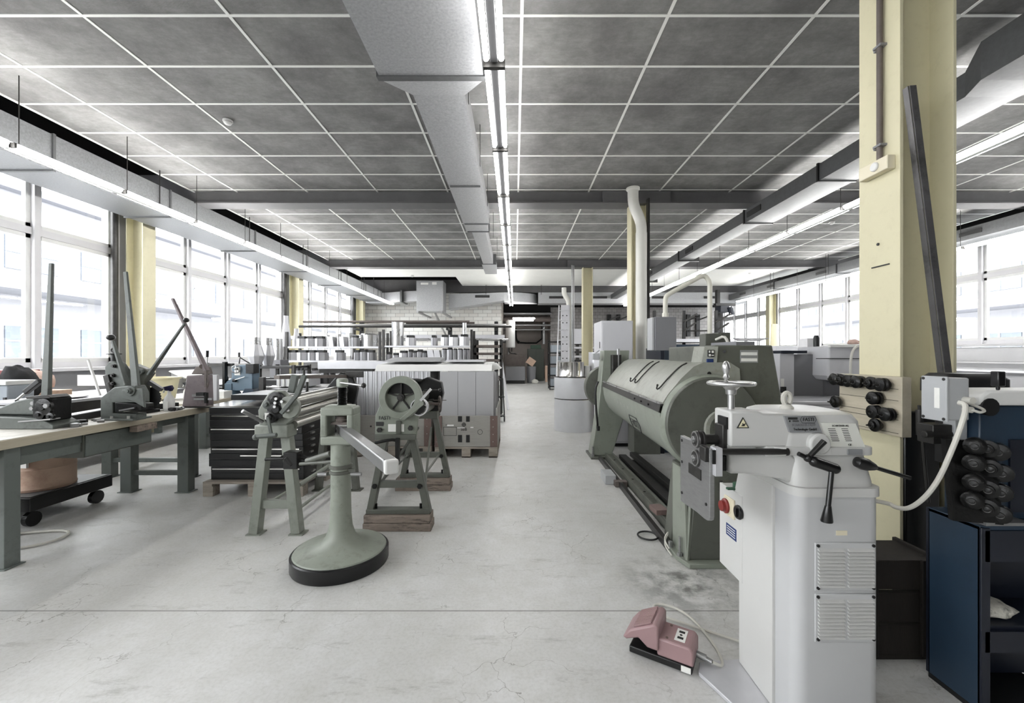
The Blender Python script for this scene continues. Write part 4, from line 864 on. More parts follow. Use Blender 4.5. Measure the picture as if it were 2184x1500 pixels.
def panels(x0,x1,y0,n,z1,first,lab,prof):
    w=(x1-x0)/n
    for i in range(n):
        a=x0+i*w; mb=MB()
        mb.bx(a+.002,a+w-.002,y0,y0+.018,.16,z1)
        if prof: mb.bx(a+.01,a+.03,y0-.014,y0,.16,z1).bx(a+w-.05,a+w-.035,y0-.01,y0,.16,z1)
        solo('cladding_board',mb,M['panel'] if not prof else M['alu'],lab%ORD[i],'panel',g,bev=.002)
panels(-2.19,-1.17,5.72,8,1.17,0,'upright grooved pale panel in the left crate, %s from the left',True)
panels(-1.03,-.29,5.68,3,1.17,0,'upright smooth grey panel in the stencilled crate, %s from the left',False)
for i in range(6): solo('cladding_board',MB().bx(-1.03,-.26,5.76+i*.15,5.78+i*.15,.16,1.16-.004*i),M['panel'],'grey panel standing behind the front one in the stencilled crate, %s row back'%ORD[i],'panel',g)
for i in range(6): solo('cladding_board',MB().bx(-2.18,-1.18,5.80+i*.15,5.82+i*.15,.16,1.16-.004*i),M['panel'],'pale panel standing behind the grooved ones in the left crate, %s row back'%ORD[i],'panel',g)
t=thing('white_profile','long white folded channel lying on top of the crate panels','profile',(-1.2,6.2,1.17)); part(t,'channel',MB().prism([(5.75,1.172),(6.6,1.172),(6.55,1.29),(5.85,1.26)],'x',-1.95,-.32),M['white'],.004); part(t,'folded_end',MB().prism([(-.32,1.175),(-.2,1.2),(-.28,1.28),(-.4,1.28)],'y',5.9,6.4),M['white'])
solo('white_profile',MB().prism([(5.9,1.30),(6.6,1.30),(6.5,1.36)],'x',-1.9,-1.1),M['galv'],'grey folded cover on the left end of the long white channel','profile')
solo('white_profile',MB().bx(-1.0,-.45,6.0,6.5,1.30,1.325),M['alu'],'flat pale strip lying on the right end of the long white channel','profile')
solo('white_profile',MB().bx(-3.1,-2.0,6.5,6.9,1.175,1.3),M['alu'],'long pale sheet box left of the crates, behind the roll bender','profile',bev=.005)
t=thing('trestle','grey trestle holding the pale sheet box behind the roll bender','trestle',(-2.55,6.7,0)); part(t,'top_rail',MB().bx(-3.1,-2.25,6.55,6.85,1.11,1.173),M['iron'])
for x in (-3.0,-2.35):
    for y in (6.58,6.82): part(t,'leg',MB().bx(x-.03,x+.03,y-.03,y+.03,0,1.11),M['iron'])
# long tubes and profiles heap behind the black stack
t=thing('tube_rack','low rack holding long steel tubes between bench and crates','rack',(-3.0,5.8,0))
part(t,'shelf',MB().bx(-3.4,-2.3,5.5,6.3,.86,.9),M['iron']); 
for x in (-3.37,-2.35):
    for y in (5.52,6.28): part(t,'post',MB().bx(x-.03,x+.03,y-.03,y+.03,0,1.1),M['iron'])
g='long steel tubes on the low rack'
for i in range(9):
    y=5.62+i*.07; solo('steel_tube',MB().cyl((-3.42+.05*(i%3),y,.935),(-2.28+.06*(i%2),y,.935),.032,n=12),M['bright'] if i%2 else M['steel'],'long steel tube on the low rack, %s from the front'%ORD[i],'tube',g)
t=thing('mesh_basket','pale slatted basket standing on the low tube rack','basket',(-2.95,5.6,.97)); part(t,'basket',MB().bx(-3.2,-2.75,5.55,5.85,.975,1.13),M['alu'],.004)
for k in range(7): part(t,'slat',MB().bx(-3.18+k*.065,-3.15+k*.065,5.535,5.55,.975,1.13),M['white'])
# ================================================================ RIGHT SIDE: big swing folding machine
t=thing('folding_machine','large grey green sheet folding machine with rounded end covers along the aisle','folding machine',(1.4,4.3,0))
Y0,Y1=2.98,5.42
prof=[(1.05,1.03),(1.045,.96),(1.055,.88),(1.075,.80),(1.12,.71),(1.19,.64),(1.28,.60),(1.38,.585),(1.55,.62),(1.66,.75),(1.68,.95),(1.62,1.02)]
def pl(pr,y,dx): return [V((a+dx,y,b)) for a,b in pr]
part(t,'folding_beam',MB().loft([pl(prof,Y0,0),pl(prof,Y1,.11)]),M['green'],ang=50)
up=[(1.06,1.045),(1.10,1.11),(1.20,1.23),(1.29,1.315),(1.36,1.345),(1.55,1.345),(1.62,1.30),(1.64,1.03)]
part(t,'top_cover',MB().loft([pl(up,Y0,0),pl(up,Y1,.14)]),M['gtop'],ang=50)
part(t,'clamp_edge',MB().loft([pl([(1.035,.985),(1.06,.975),(1.075,1.045),(1.05,1.045)],Y0,0),pl([(1.035,.985),(1.06,.975),(1.075,1.045),(1.05,1.045)],Y1,.11)]),M['iron'])
part(t,'clamp_edge',MB().bar((1.048,Y0,1.05),(1.158,Y1,1.05),.02,.012),M['bright'])
for k in range(3):
    y=3.25+k*.22; part(t,'screw_head',MB().cyl((1.04+(y-Y0)*.045,y,1.01),(1.03+(y-Y0)*.045,y,1.01),.008,n=8),M['black'])
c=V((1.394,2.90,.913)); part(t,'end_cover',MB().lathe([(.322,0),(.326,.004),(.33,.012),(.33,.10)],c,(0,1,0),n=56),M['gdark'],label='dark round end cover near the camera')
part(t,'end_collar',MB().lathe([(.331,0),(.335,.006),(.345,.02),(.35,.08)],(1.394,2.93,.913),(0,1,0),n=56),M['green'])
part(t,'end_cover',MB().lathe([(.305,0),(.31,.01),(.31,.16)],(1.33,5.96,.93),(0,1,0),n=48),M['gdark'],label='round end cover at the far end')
part(t,'cover_screw',MB().cyl((1.42,2.897,.93),(1.42,2.894,.93),.008).cyl((1.50,2.897,.97),(1.50,2.894,.97),.006).cyl((1.50,2.897,.91),(1.50,2.894,.91),.006).cyl((1.5,2.897,.85),(1.5,2.894,.85),.006),M['black'])
# near upright
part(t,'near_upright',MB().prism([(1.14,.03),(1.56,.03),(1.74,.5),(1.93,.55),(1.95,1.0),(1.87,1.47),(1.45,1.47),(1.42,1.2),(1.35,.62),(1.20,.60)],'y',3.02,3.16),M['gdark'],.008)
part(t,'near_foot',MB().prism([(1.16,.03),(1.56,.03),(1.62,.62),(1.36,.64),(1.215,.62)],'y',2.76,3.02),M['gdark'],.006)
part(t,'foot_face',MB().prism([(2.75,.03),(3.0,.03),(3.0,.62),(2.8,.62)],'x',1.145,1.16).bar((1.15,2.76,.03),(1.2,2.79,.62),.02,.02),M['green'])
part(t,'base_plate',MB().prism([(1.10,2.82),(1.14,2.70),(1.6,2.70),(1.6,3.1),(1.10,3.1)],'z',0,.03),M['green'],.004)
part(t,'levelling_bolt',MB().cyl((1.125,2.82,.03),(1.125,2.82,.16),.009,n=8).cyl((1.125,2.82,.03),(1.125,2.82,.05),.02,n=6).cyl((1.11,2.95,.03),(1.11,2.95,.07),.016,n=6),M['steel'])
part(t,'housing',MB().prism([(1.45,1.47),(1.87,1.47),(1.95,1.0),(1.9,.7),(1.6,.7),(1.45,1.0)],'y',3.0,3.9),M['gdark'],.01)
part(t,'data_plate',MB().bx(XX(1578,3.0),XX(1616,3.0),2.996,3.0,ZZ(774,3.0),ZZ(747,3.0)),M['badge']); 
for k in range(2):
    zz=ZZ(754+k*13,3.0); part(t,'data_print',MB().bx(XX(1580,3.0),XX(1614,3.0),2.994,2.996,zz-.014,zz+.008),M['label'])
part(t,'cover_bolt',MB().cyl(W(1545,750,3.0),W(1545,750,2.99),.01),M['black']); part(t,'cover_bolt',MB().cyl(W(1630,875,3.0),W(1630,875,2.99),.008),M['black'])
# control panel on the chamfered corner
part(t,'control_panel',MB().add([(1.345,3.02,1.24),(1.45,2.985,1.22),(1.47,2.985,1.46),(1.385,3.02,1.46),(1.345,3.2,1.24),(1.45,3.2,1.22),(1.47,3.2,1.46),(1.385,3.2,1.46)],[(0,1,2,3),(7,6,5,4),(0,4,5,1),(3,2,6,7),(0,3,7,4),(1,5,6,2)]),M['gtop'],.003,smooth=False)
q=V((1.415,2.996,1.39)); part(t,'counter',MB().bx(1.395,1.44,2.984,2.996,1.385,1.435),M['ink']); part(t,'counter_digits',MB().bx(1.40,1.41,2.982,2.984,1.415,1.43).bx(1.42,1.435,2.982,2.984,1.413,1.43).bx(1.40,1.414,2.982,2.984,1.39,1.405).bx(1.42,1.436,2.982,2.984,1.393,1.4),M['label'])
part(t,'display',MB().bx(1.39,1.435,2.988,3.0,1.31,1.37),M['bluelab']); part(t,'panel_knob',MB().cyl((1.40,3.0,1.265),(1.40,2.975,1.265),.014).cyl((1.425,2.99,1.25),(1.425,2.975,1.25),.008),M['iron'])
part(t,'arc_guard',MB().tube([V((1.30,2.8,.80)),V((1.30,2.8,.88))]+[V((1.41+.11*math.cos(R(a)),2.8,.90+.11*math.sin(R(a)))) for a in range(180,70,-15)],.02,4),M['gtop'])
# far upright
part(t,'far_upright',MB().prism([(1.04,.03),(1.32,.03),(1.50,.6),(1.56,1.46),(1.21,1.46),(1.13,.6)],'y',5.62,5.86),M['green'],.01)
part(t,'far_foot',MB().bx(1.02,1.34,5.52,5.95,0,.03),M['gdark'],.004); part(t,'levelling_bolt',MB().cyl((1.05,5.58,.03),(1.05,5.58,.16),.012,n=8).cyl((1.05,5.58,.03),(1.05,5.58,.06),.025,n=6),M['steel'])
part(t,'slide_block',MB().bx(1.30,1.42,5.50,5.62,1.02,1.4).bx(1.28,1.45,5.46,5.6,1.0,1.12),M['iron'],.006); part(t,'spindle',MB().cyl((1.38,5.52,1.12),(1.38,5.52,1.48),.022),M['steel'])
part(t,'switch_box',MB().bx(1.06,1.15,5.60,5.7,1.33,1.42).cyl((1.10,5.65,1.42),(1.16,5.68,1.46),.008),M['plug'],.004)
part(t,'hose',MB().tube([(1.10,5.45,1.05),(1.06,5.45,.95),(1.07,5.45,.7),(1.09,5.45,.5),(1.10,5.5,.42)],.014,8,1).cyl((1.10,5.45,.40),(1.10,5.45,.46),.02),M['black'])
part(t,'back_plate',MB().bx(1.56,1.9,5.4,5.7,.1,1.2),M['gdark'])
# hooks lying on the cover
def hook(y,label):
    k=(y-Y0)/(Y1-Y0)*.14
    def S(z): # cover surface x at height z
        for (a,b),(c2,d) in zip(up,up[1:]):
            if b<=z<=d: return a+(c2-a)*(z-b)/(d-b)+k
        return 1.36+k
    pts=[(S(1.14)-.035,y-.02,1.165),(S(1.12)-.02,y,1.13)]+[(S(z)-.012,y,z) for z in (1.14,1.2,1.26,1.31,1.335)]
    t2=thing('stop_rod',label,'rod',(S(1.2),y,1.1),'bent stop rods lying on the machine cover')
    part(t2,'rod',MB().tube(pts,.006,8,1),M['iron']); part(t2,'rod_tip',MB().ball(pts[0],.009,n=8,m=6),M['iron'])
hook(4.15,'bent steel rod on the folding machine cover, farthest from the camera'); hook(3.95,'bent steel rod on the folding machine cover, middle one'); hook(3.22,'bent steel rod on the folding machine cover beside the control panel')
# emblem on the beam
def surf(y,z):
    k=(y-Y0)/(Y1-Y0)*.11
    for (a,b),(c2,d) in zip(prof,prof[1:]):
        if d<=z<=b: return a+(c2-a)*(b-z)/(b-d)+k
uu=V((-.36,0,.93))
text(t,'lettering','FASTI',.105,V((surf(3.87,.755)-.013,3.87,.755)),(0,-1,0),uu,M['ink'],.001,sx=.9)
cc=V((surf(3.87,.755)-.012,3.87,.755)); u1=uu.normalized(); r1=V((0,-1,0)); hx=[(-.11,0),(-.085,.045),(.085,.045),(.11,0),(.085,-.045),(-.085,-.045),(-.11,0)]
part(t,'emblem_border',MB().tube([cc+r1*a*1.35+u1*b*1.6 for a,b in hx],.0035,5),M['ink'])
for k in range(7): 
    y=4.7-k*.16; part(t,'worn_stencil',MB().add([(surf(y,.9)-.002,y,.9),(surf(y,.87)-.002,y+.0,.87),(surf(y-.06,.87)-.002,y-.06,.87),(surf(y-.06,.9)-.002,y-.06,.9)],[(0,1,2,3)]),M['gtop'])
part(t,'switch_bracket',MB().bx(1.66,1.8,3.1,3.5,1.47,1.5),M['greymid'])
# top box and plate on the housing
t=thing('junction_box','grey junction box with a cable loop on top of the folding machine housing','junction box',(1.65,3.6,1.47))
part(t,'box',MB().bx(1.66,1.80,3.6,3.72,1.475,1.585).bx(1.82,1.93,3.7,3.82,1.475,1.6),M['gdark'],.004); part(t,'cable',MB().tube([(1.74,3.58,1.53),(1.78,3.52,1.56),(1.80,3.5,1.52),(1.80,3.5,1.475)],.012,8,1),M['cable'])
solo('bent_sheet',MB().add([(1.72,3.2,1.505),(1.87,3.15,1.505),(2.03,3.3,1.53),(1.88,3.56,1.54),(1.72,3.2,1.509),(1.87,3.15,1.509),(2.03,3.3,1.534),(1.88,3.56,1.544)],[(0,1,2),(0,2,3),(4,6,5),(4,7,6),(0,4,5,1),(1,5,6,2),(2,6,7,3),(3,7,4,0)]),M['greymid'],'bent grey sheet lying on top of the folding machine housing','sheet',smooth=False)
# ---- floor rails of the folding machine
t=thing('floor_rails','grey steel channels lying on the floor in front of the folding machine','steel channels',(1.2,4.4,0))
part(t,'edge_angle',MB().bar((1.13,5.5,.03),(1.10,2.95,.03),.035,.055),M['iron']); part(t,'wide_channel',MB().bx(1.20,1.31,2.98,5.5,.002,.075).bx(1.2,1.22,2.98,5.5,.075,.095).bx(1.29,1.31,2.98,5.5,.075,.095),M['gdark'],.002)
part(t,'inner_channel',MB().bx(1.36,1.45,3.2,5.4,.05,.10),M['iron'],.002); part(t,'inner_channel',MB().bx(1.5,1.58,3.2,5.4,.08,.13),M['iron'],.002); part(t,'tray',MB().bx(1.33,1.7,3.18,5.4,.0,.03),M['black'])
for k in range(6): part(t,'screw_head',MB().cyl((1.255,3.2+k*.4,.075),(1.255,3.2+k*.4,.082),.012,n=8),M['iron'])
solo('grey_block_box',MB().bx(.975,1.09,4.45,4.7,.002,.10),M['plug'],'small pale metal box on the floor beside the folding machine rails','box',bev=.004)
solo('wooden_wedge',MB().bx(1.06,1.19,4.36,4.44,.002,.06),M['bronze'],'brown wedge beside the small pale box on the floor','wedge',bev=.003)
solo('wooden_wedge',MB().box((1.19,3.42,.12),(.10,.14,.04),rz=.1),M['oak'],'reddish brown wood scrap lying across the floor rails','wood scrap')
solo('cable_ring',MB().torus((1.02,3.05+.12,.014),(0,0,1),.075,.007,28,6).bar((1.09,3.17,.014),(1.12,3.2,.03),.012,.012),M['black'],'loose black ring of cable on the floor by the near rail end','cable ring')
solo('bent_wire',MB().tube([(1.085,2.86,.012),(1.07,2.98,.04),(1.13,3.02,.12),(1.05,2.92,.10),(1.075,2.88,.05)],.006,6,2),M['cable'],'loose grey wire by the near foot of the folding machine','wire')
# ================================================================ WHITE BEADING MACHINE (foreground)
t=thing('beading_machine','white beading machine with handwheel and steel guide plate in the right foreground','beading machine',(1.2,1.65,0))
def rrect(x0,x1,y0,y1,z,r,n=5):
    o=[]
    for cx_,cy_,a0 in ((x1-r,y1-r,0),(x0+r,y1-r,90),(x0+r,y0+r,180),(x1-r,y0+r,270)):
        for k in range(n+1):
            a=R(a0+90*k/n); o.append(V((cx_+r*math.cos(a),cy_+r*math.sin(a),z)))
    return o
part(t,'cabinet',MB().loft([rrect(1.02,1.335,1.50,1.86,z,.045) for z in (.02,.89)]),M['whited'],ang=30)
part(t,'cabinet_rim',MB().loft([rrect(1.012,1.343,1.492,1.868,z,.05) for z in (.885,.89,.912,.916)]),M['whiter'],ang=30)
part(t,'shoulder',MB().loft([rrect(1.02,1.33,1.51,1.86,.915,.05),rrect(1.022,1.33,1.51,1.86,.93,.05),rrect(1.03,1.315,1.53,1.84,1.03,.05)]),M['whiter'],ang=30)
part(t,'deck',MB().loft([rrect(.955,1.325,1.515,1.84,1.03,.03),rrect(.955,1.325,1.515,1.84,1.06,.03)]),M['whiter'],.003)
part(t,'gear_housing',MB().loft([rrect(.985,1.305,1.53,1.83,1.06,.04),rrect(.985,1.30,1.535,1.82,1.15,.05),rrect(.99,1.285,1.54,1.81,1.175,.06),rrect(1.01,1.26,1.56,1.79,1.185,.06)]),M['whiter'],ang=40)
part(t,'upper_arm',MB().prism([(.80,1.056),(1.06,1.056),(1.06,1.178),(.925,1.182),(.905,1.19),(.80,1.19)],'y',1.535,1.66),M['whiter'],.008)
part(t,'arm_slot',MB().bx(.792,.802,1.55,1.615,1.12,1.165),M['black']); part(t,'slide',MB().bx(.782,.80,1.555,1.62,1.04,1.135),M['iron'],.003)
part(t,'lower_arm',MB().prism([(.80,.955),(.80,1.032),(1.03,1.035),(1.06,1.0),(1.06,.90),(1.0,.935),(.86,.955)],'y',1.54,1.70),M['whiter'],.01)
part(t,'arm_block',MB().bx(.755,.80,1.56,1.68,.96,1.02),M['grease'],.004)
part(t,'upper_shaft',MB().cyl((.715,1.60,1.073),(.80,1.60,1.073),.019,n=18),M['iron']); part(t,'lower_shaft',MB().cyl((.715,1.60,1.0),(.80,1.60,1.0),.018,n=18),M['iron'])
for z,l in ((1.073,'upper'),(1.0,'lower')):
    part(t,'forming_roll',MB().lathe([(.024,0),(.031,.003),(.034,.007),(.034,.012),(.029,.015),(.029,.02),(.034,.023),(.034,.03),(.022,.034)],(.697,1.60,z),(1,0,0),n=36),M['iron'],label='%s steel forming roll'%l)
    part(t,'roll_ring',MB().annulus((.696,1.60,z),(1,0,0),.031,.026,.003,32),M['bright']); part(t,'roll_nut',MB().cyl((.688,1.60,z),(.70,1.60,z),.013,n=20).cyl((.684,1.60,z),(.688,1.60,z),.008,n=12),M['steel'],.001)
part(t,'guide_plate',MB().prism([(1.495,1.06),(1.495,.815),(1.50,.80),(1.515,.792),(1.535,.79),(1.60,.79),(1.76,.778),(1.76,1.058)],'x',.704,.723),M['steel'],.003,smooth=False)
part(t,'plate_insert',MB().bx(.701,.704,1.56,1.67,.925,.965),M['iron']); part(t,'guide_block',MB().bx(.715,.742,1.475,1.515,.965,1.066),M['alu'],.002); part(t,'dark_block',MB().bx(.690,.704,1.50,1.548,1.01,1.062),M['iron'],.002); part(t,'block_pad',MB().bx(.705,.716,1.472,1.478,1.01,1.06),M['black'])
for y,z in ((1.74,1.04),(1.74,.95),(1.52,1.04),(1.52,.85),(1.74,.82)): part(t,'screw_head',MB().cyl((.704,y,z),(.701,y,z),.006,n=8),M['black'])
part(t,'guide_bar',MB().cyl((.742,1.52,1.044),(1.0,1.52,1.044),.0115,n=14).cyl((.995,1.52,1.044),(1.002,1.52,1.044),.015),M['iron'])
part(t,'bar_bracket',MB().bx(.93,1.0,1.53,1.6,1.02,1.06),M['whiter'],.006)
hc=V((.847,1.62,0))
part(t,'spindle',MB().cyl(hc+V((0,0,1.188)),hc+V((0,0,1.25)),.0125,n=18).lathe([(.013,0),(.019,.003),(.02,.02),(.03,.03),(.036,.036),(.012,.038)],hc+V((0,0,1.243)),n=28),M['bright'])
part(t,'handwheel',MB().torus(hc+V((0,0,1.288)),(0,0,1),.081,.0075,56,12).lathe([(.01,0),(.036,.002),(.03,.008),(.012,.01)],hc+V((0,0,1.279)),n=28).bar(hc+V((.02,0,1.284)),hc+V((.08,0,1.288)),.018,.007).bar(hc+V((-.01,.017,1.284)),hc+V((-.04,.07,1.288)),.018,.007).bar(hc+V((-.01,-.017,1.284)),hc+V((-.04,-.07,1.288)),.018,.007),M['bright'])
part(t,'crank_grip',MB().lathe([(.006,0),(.009,.004),(.006,.01),(.007,.014),(.012,.02),(.009,.028),(.008,.034),(.013,.047),(.0145,.058),(.012,.070),(.007,.080),(.002,.083)],hc+V((-.045,-.05,1.294)),n=28),M['bright'])
part(t,'lifting_eye',MB().tube([(1.085+.014*math.cos(R(a)),1.65,1.225+.022*math.sin(R(a))) for a in range(-60,241,20)],.010,8).lathe([(.024,0),(.024,.01),(.014,.02)],(1.085,1.65,1.182)),M['cable'])
part(t,'boss',MB().lathe([(.038,0),(.040,.004),(.040,.03),(.034,.036)],(1.118,1.545,1.072),(0,-1,0),n=36).bx(1.10,1.16,1.512,1.54,1.032,1.06),M['whiter'],.002)
part(t,'clamp_lever',MB().cyl((1.012,1.475,1.047),(1.045,1.475,1.031),.008).cyl((1.045,1.475,1.031),(1.10,1.47,1.093),.0085,.0105).ball((1.045,1.475,1.031),.014),M['rubber'])
part(t,'gear_lever',MB().cyl((1.065,1.47,1.02),(1.137,1.47,.995),.0185).ball((1.065,1.47,1.02),.0185).ball((1.137,1.47,.995),.0185).cyl((1.122,1.465,.985),(1.102,1.455,.865),.0085,n=14).lathe([(.010,0),(.019,.052),(.018,.056)],(1.102,1.455,.868),(-.1,-.02,-1),n=22),M['rubber'])
part(t,'hand_lever',MB().lathe([(.006,0),(.018,.006),(.0225,.025),(.021,.045),(.012,.072),(.008,.078)],(1.213,1.475,1.02),(1,-.02,-.3),n=22).cyl((1.285,1.474,.998),(1.40,1.465,.963),.0075),M['rubber'])
# badges on the casting (front face y about 1.55)
yb=1.526
def slab4(nm,p4,m,d=.004):
    a=[V((x,yb,z)) for x,z in p4]; return part(t,nm,MB().add(a+[p+V((0,d+.012,0)) for p in a],[(0,3,2,1),(4,5,6,7),(0,1,5,4),(1,2,6,5),(2,3,7,6),(3,0,4,7)]),m,smooth=False)
slab4('maker_badge',[(.995,1.173),(1.109,1.175),(1.135,1.113),(1.015,1.113)],M['badge'])
text(t,'lettering','FASTI',.019,(1.082,yb-.002,1.161),(1,0,0),(0,0,1),M['ink'],sx=.9); part(t,'emblem_border',MB().tube([V((1.082+a*.27,yb-.002,1.161+b*.27)) for a,b in hx],.0008,4),M['ink'])
part(t,'logo_bar',MB().bx(1.008,1.042,yb-.002,yb,1.161,1.169).bx(1.012,1.016,yb-.002,yb,1.152,1.158),M['ink']); text(t,'lettering','FASTI',.009,(1.035,yb-.002,1.155),(1,0,0),(0,0,1),M['ink'])
text(t,'lettering','SCHRÖDER-FASTI',.0135,(1.065,yb-.002,1.141),(1,0,0),(0,0,1),M['greymid'],sx=.8); text(t,'lettering','Technologie GmbH',.0135,(1.07,yb-.002,1.125),(1,0,0),(0,0,1),M['ink'],sx=.8)
slab4('rating_plate',[(1.133,1.149),(1.258,1.146),(1.297,1.050),(1.165,1.050)],M['rating'])
text(t,'lettering','SCHRÖDER AG',.009,(1.20,yb-.002,1.138),(1,0,0),(0,0,1),M['ink'])
rl=MB()
for k in range(8):
    z=1.127-k*.0063; o=k*.0022; rl.bx(1.155+o,1.182+o,yb-.001,yb,z-.001,z+.001).bx(1.205+o,1.228+o,yb-.001,yb,z-.001,z+.001)
part(t,'rating_print',rl,M['ink']); text(t,'lettering','CE',.010,(1.235,yb-.002,1.068),(1,0,0),(0,0,1),M['ink'])
part(t,'deck_badge',MB().bx(1.215,1.268,1.508,1.512,1.035,1.055),M['badge'])
part(t,'warning_sign',MB().prism([(.823,1.128),(.868,1.128),(.8455,1.168)],'y',1.532,1.535),M['ink']); part(t,'warning_field',MB().prism([(.829,1.1315),(.862,1.1315),(.8455,1.1615)],'y',1.530,1.532),mat('warning_field_cream',C(214,208,176),.5)); part(t,'warning_symbol',MB().bar((.839,1.529,1.137),(.853,1.529,1.145),.001,.003).bar((.842,1.529,1.146),(.849,1.529,1.137),.001,.003).cyl((.846,1.5295,1.14),(.846,1.528,1.14),.004),M['ink'])
# electrical box on the cabinet side
part(t,'electric_box',MB().bx(1.02,1.25,1.86,2.04,.385,.77),M['whiter'],.006); part(t,'box_door',MB().bx(1.005,1.02,1.83,2.03,.385,.775),M['whiter'],.003); part(t,'door_gap',MB().bx(1.008,1.02,2.03,2.036,.38,.78),M['black'])
part(t,'side_panel',MB().prism([(1.62,.02),(1.86,.02),(1.86,.39),(2.03,.39),(2.03,.77),(1.9,.77),(1.86,.89),(1.62,.89)],'x',1.008,1.022),M['whiter'],.002)
q=V((1.003,1.93,.665))
part(t,'switch_plate',MB().bx(.998,1.006,1.885,1.975,.645,.735),M['cream'],.003); part(t,'main_switch',MB().lathe([(.034,0),(.034,.012),(.026,.016),(.024,.03)],(.998,1.945,.69),(-1,0,0),n=28),M['red'],.001); part(t,'switch_ring',MB().torus((.997,1.945,.69),(1,0,0),.036,.004,28,6),M['cream'])
part(t,'selector_knob',MB().lathe([(.03,0),(.032,.006),(.028,.014)],(1.006,1.85,.695),(-1,0,0),n=28).bar((.99,1.85,.677),(.99,1.85,.713),.01,.012,up=(0,1,0)),M['rubber'],.001)
part(t,'blue_label',MB().bx(1.004,1.0075,1.875,1.965,.55,.605),M['bluelab']); lb=MB()
for k in range(4): lb.bx(1.003,1.004,1.885,1.955,.56+k*.011,.563+k*.011)
part(t,'label_print',lb,M['label'])
part(t,'green_cap',MB().cyl((1.05,1.93,.775),(1.05,1.93,.80),.03).box((1.0,1.9,.785),(.05,.02,.008)),mat('green_cap',C(44,84,64),.4))
# vent panels on the front
for z0,z1 in ((.545,.72),(.36,.535)):
    fp=part(t,'vent_panel',MB().bx(1.085,1.305,1.494,1.50,z0,z1),M['whited'],.003)
    for a,b in ((1.095,z1-.01),(1.295,z1-.01),(1.095,z0+.012),(1.295,z0+.012)): part(fp,'screw',MB().cyl((a,1.494,b),(a,1.490,b),.0055,n=12),M['black'])
    n=11
    for k in range(n):
        z=z0+.018+(z1-z0-.045)*k/(n-1)
        for xa,xb in ((1.095,1.188),(1.202,1.293)):
            part(fp,'louvre',MB().prism([(1.494,z),(1.484,z-.001),(1.484,z+.001),(1.494,z+.0075)],'x',xa,xb),M['whiter'])
part(t,'faded_sticker',MB().bx(1.165,1.205,1.4985,1.50,.745,.762),M['cream'])
# floor plate under the machine
solo('floor_plate',MB().prism([(.83,1.86),(1.02,1.88),(1.35,1.88),(1.35,1.3),(.99,1.3),(.80,1.80)],'z',.001,.018),M['alu'],'pale worn steel plate on the floor under the white beading machine','floor plate',bev=.003)
part(t,'foot',MB().bx(1.04,1.32,1.52,1.84,.018,.03),M['black'])
part(t,'power_cable',MB().tube([(1.335,1.78,.80),W(1895,1072,1.72),W(1910,1084,1.68),W(1945,1086,1.62),W(1995,1040,1.57),W(2035,950,1.55),W(2058,885,1.54),W(2060,862,1.55),W(2044,859,1.57)],.0085,10,3),M['cable'])
# ---- foot pedal
ang=R(-32); PM=Matrix.Translation((.70,1.93,0))@Matrix.Rotation(ang,4,'Z')
t=thing('foot_pedal','dusty red foot pedal with a ribbed hood on a black base','foot pedal',(.70,1.93,0))
part(t,'base',MB(PM).bx(-.145,.13,-.075,.075,.004,.035),M['black'],.005)
part(t,'housing',MB(PM).prism([(-.02,.035),(.135,.035),(.135,.10),(.12,.115),(-.02,.115)],'y',-.072,.072),M['pedal'],.008)
part(t,'hood',MB(PM).prism([(-.01,.06),(-.01,.165),(-.03,.175),(-.14,.115),(-.175,.07),(-.155,.065),(-.10,.09),(-.06,.06)],'y',-.085,.085),M['pedal'],.008)
rb=MB(PM)
for k in range(12): 
    y=-.07+k*.0125; rb.bar((-.045,y,.174),(-.125,y,.130),.005,.006)
part(t,'ribs',rb,M['pedal'])
part(t,'label_plate',MB(PM).bx(.05,.095,-.045,.045,.115,.117),M['label']); part(t,'pictogram',MB(PM).bx(.06,.085,-.03,-.015,.117,.118).bx(.06,.085,.015,.03,.117,.118).cyl((.072,0,.117),(.072,0,.118),.006),M['ink'])
part(t,'screw',MB(PM).cyl((.02,-.05,.115),(.02,-.05,.118),.006).cyl((.02,.05,.115),(.02,.05,.118),.006),M['oak']); part(t,'side_label',MB(PM).bx(.085,.125,-.078,-.075,.008,.033),M['label'])
part(t,'cable_gland',MB(PM).cyl((.135,.01,.05),(.175,.01,.045),.014,n=12).cyl((.17,.01,.045),(.20,.005,.04),.01),M['steel'])
e=PM@V((.20,.005,.04))
solo('pedal_cable',MB().tube([e,e+V((.06,.0,-.025)),(.96,2.0,.012),(.92,2.25,.012),(.78,2.32,.012),(.74,2.22,.012),(.84,2.16,.012),(.93,2.10,.012),(1.06,2.02,.012),(1.18,1.95,.012)],.0065,8,3),M['cable'],'thin grey cable looping from the foot pedal to the white machine','cable')
# ================================================================ COLUMN FITTINGS
t=thing('thermostat_box','white thermostat box mounted on the foreground column below a dark conduit','thermostat',(2.0,2.3,2.42))
part(t,'case',MB().bx(1.995,2.04,2.215,2.40,2.40,2.475),M['cream'],.004); part(t,'dial',MB().lathe([(.024,0),(.024,.008),(.02,.012)],(1.995,2.29,2.44),(-1,0,0),n=24),M['white'])
t=thing('wall_conduit','dark conduit running down the foreground column to the thermostat','conduit',(2.02,2.28,2.5))
part(t,'pipe',MB().cyl((2.02,2.29,2.475),(2.02,2.29,4.28),.014,n=12),M['bronze']); 
for z in (2.55,3.1,3.6): part(t,'clip',MB().bx(2.003,2.04,2.265,2.315,z,z+.012).bx(2.02,2.04,2.315,2.33,z-.002,z+.014),M['greymid'])
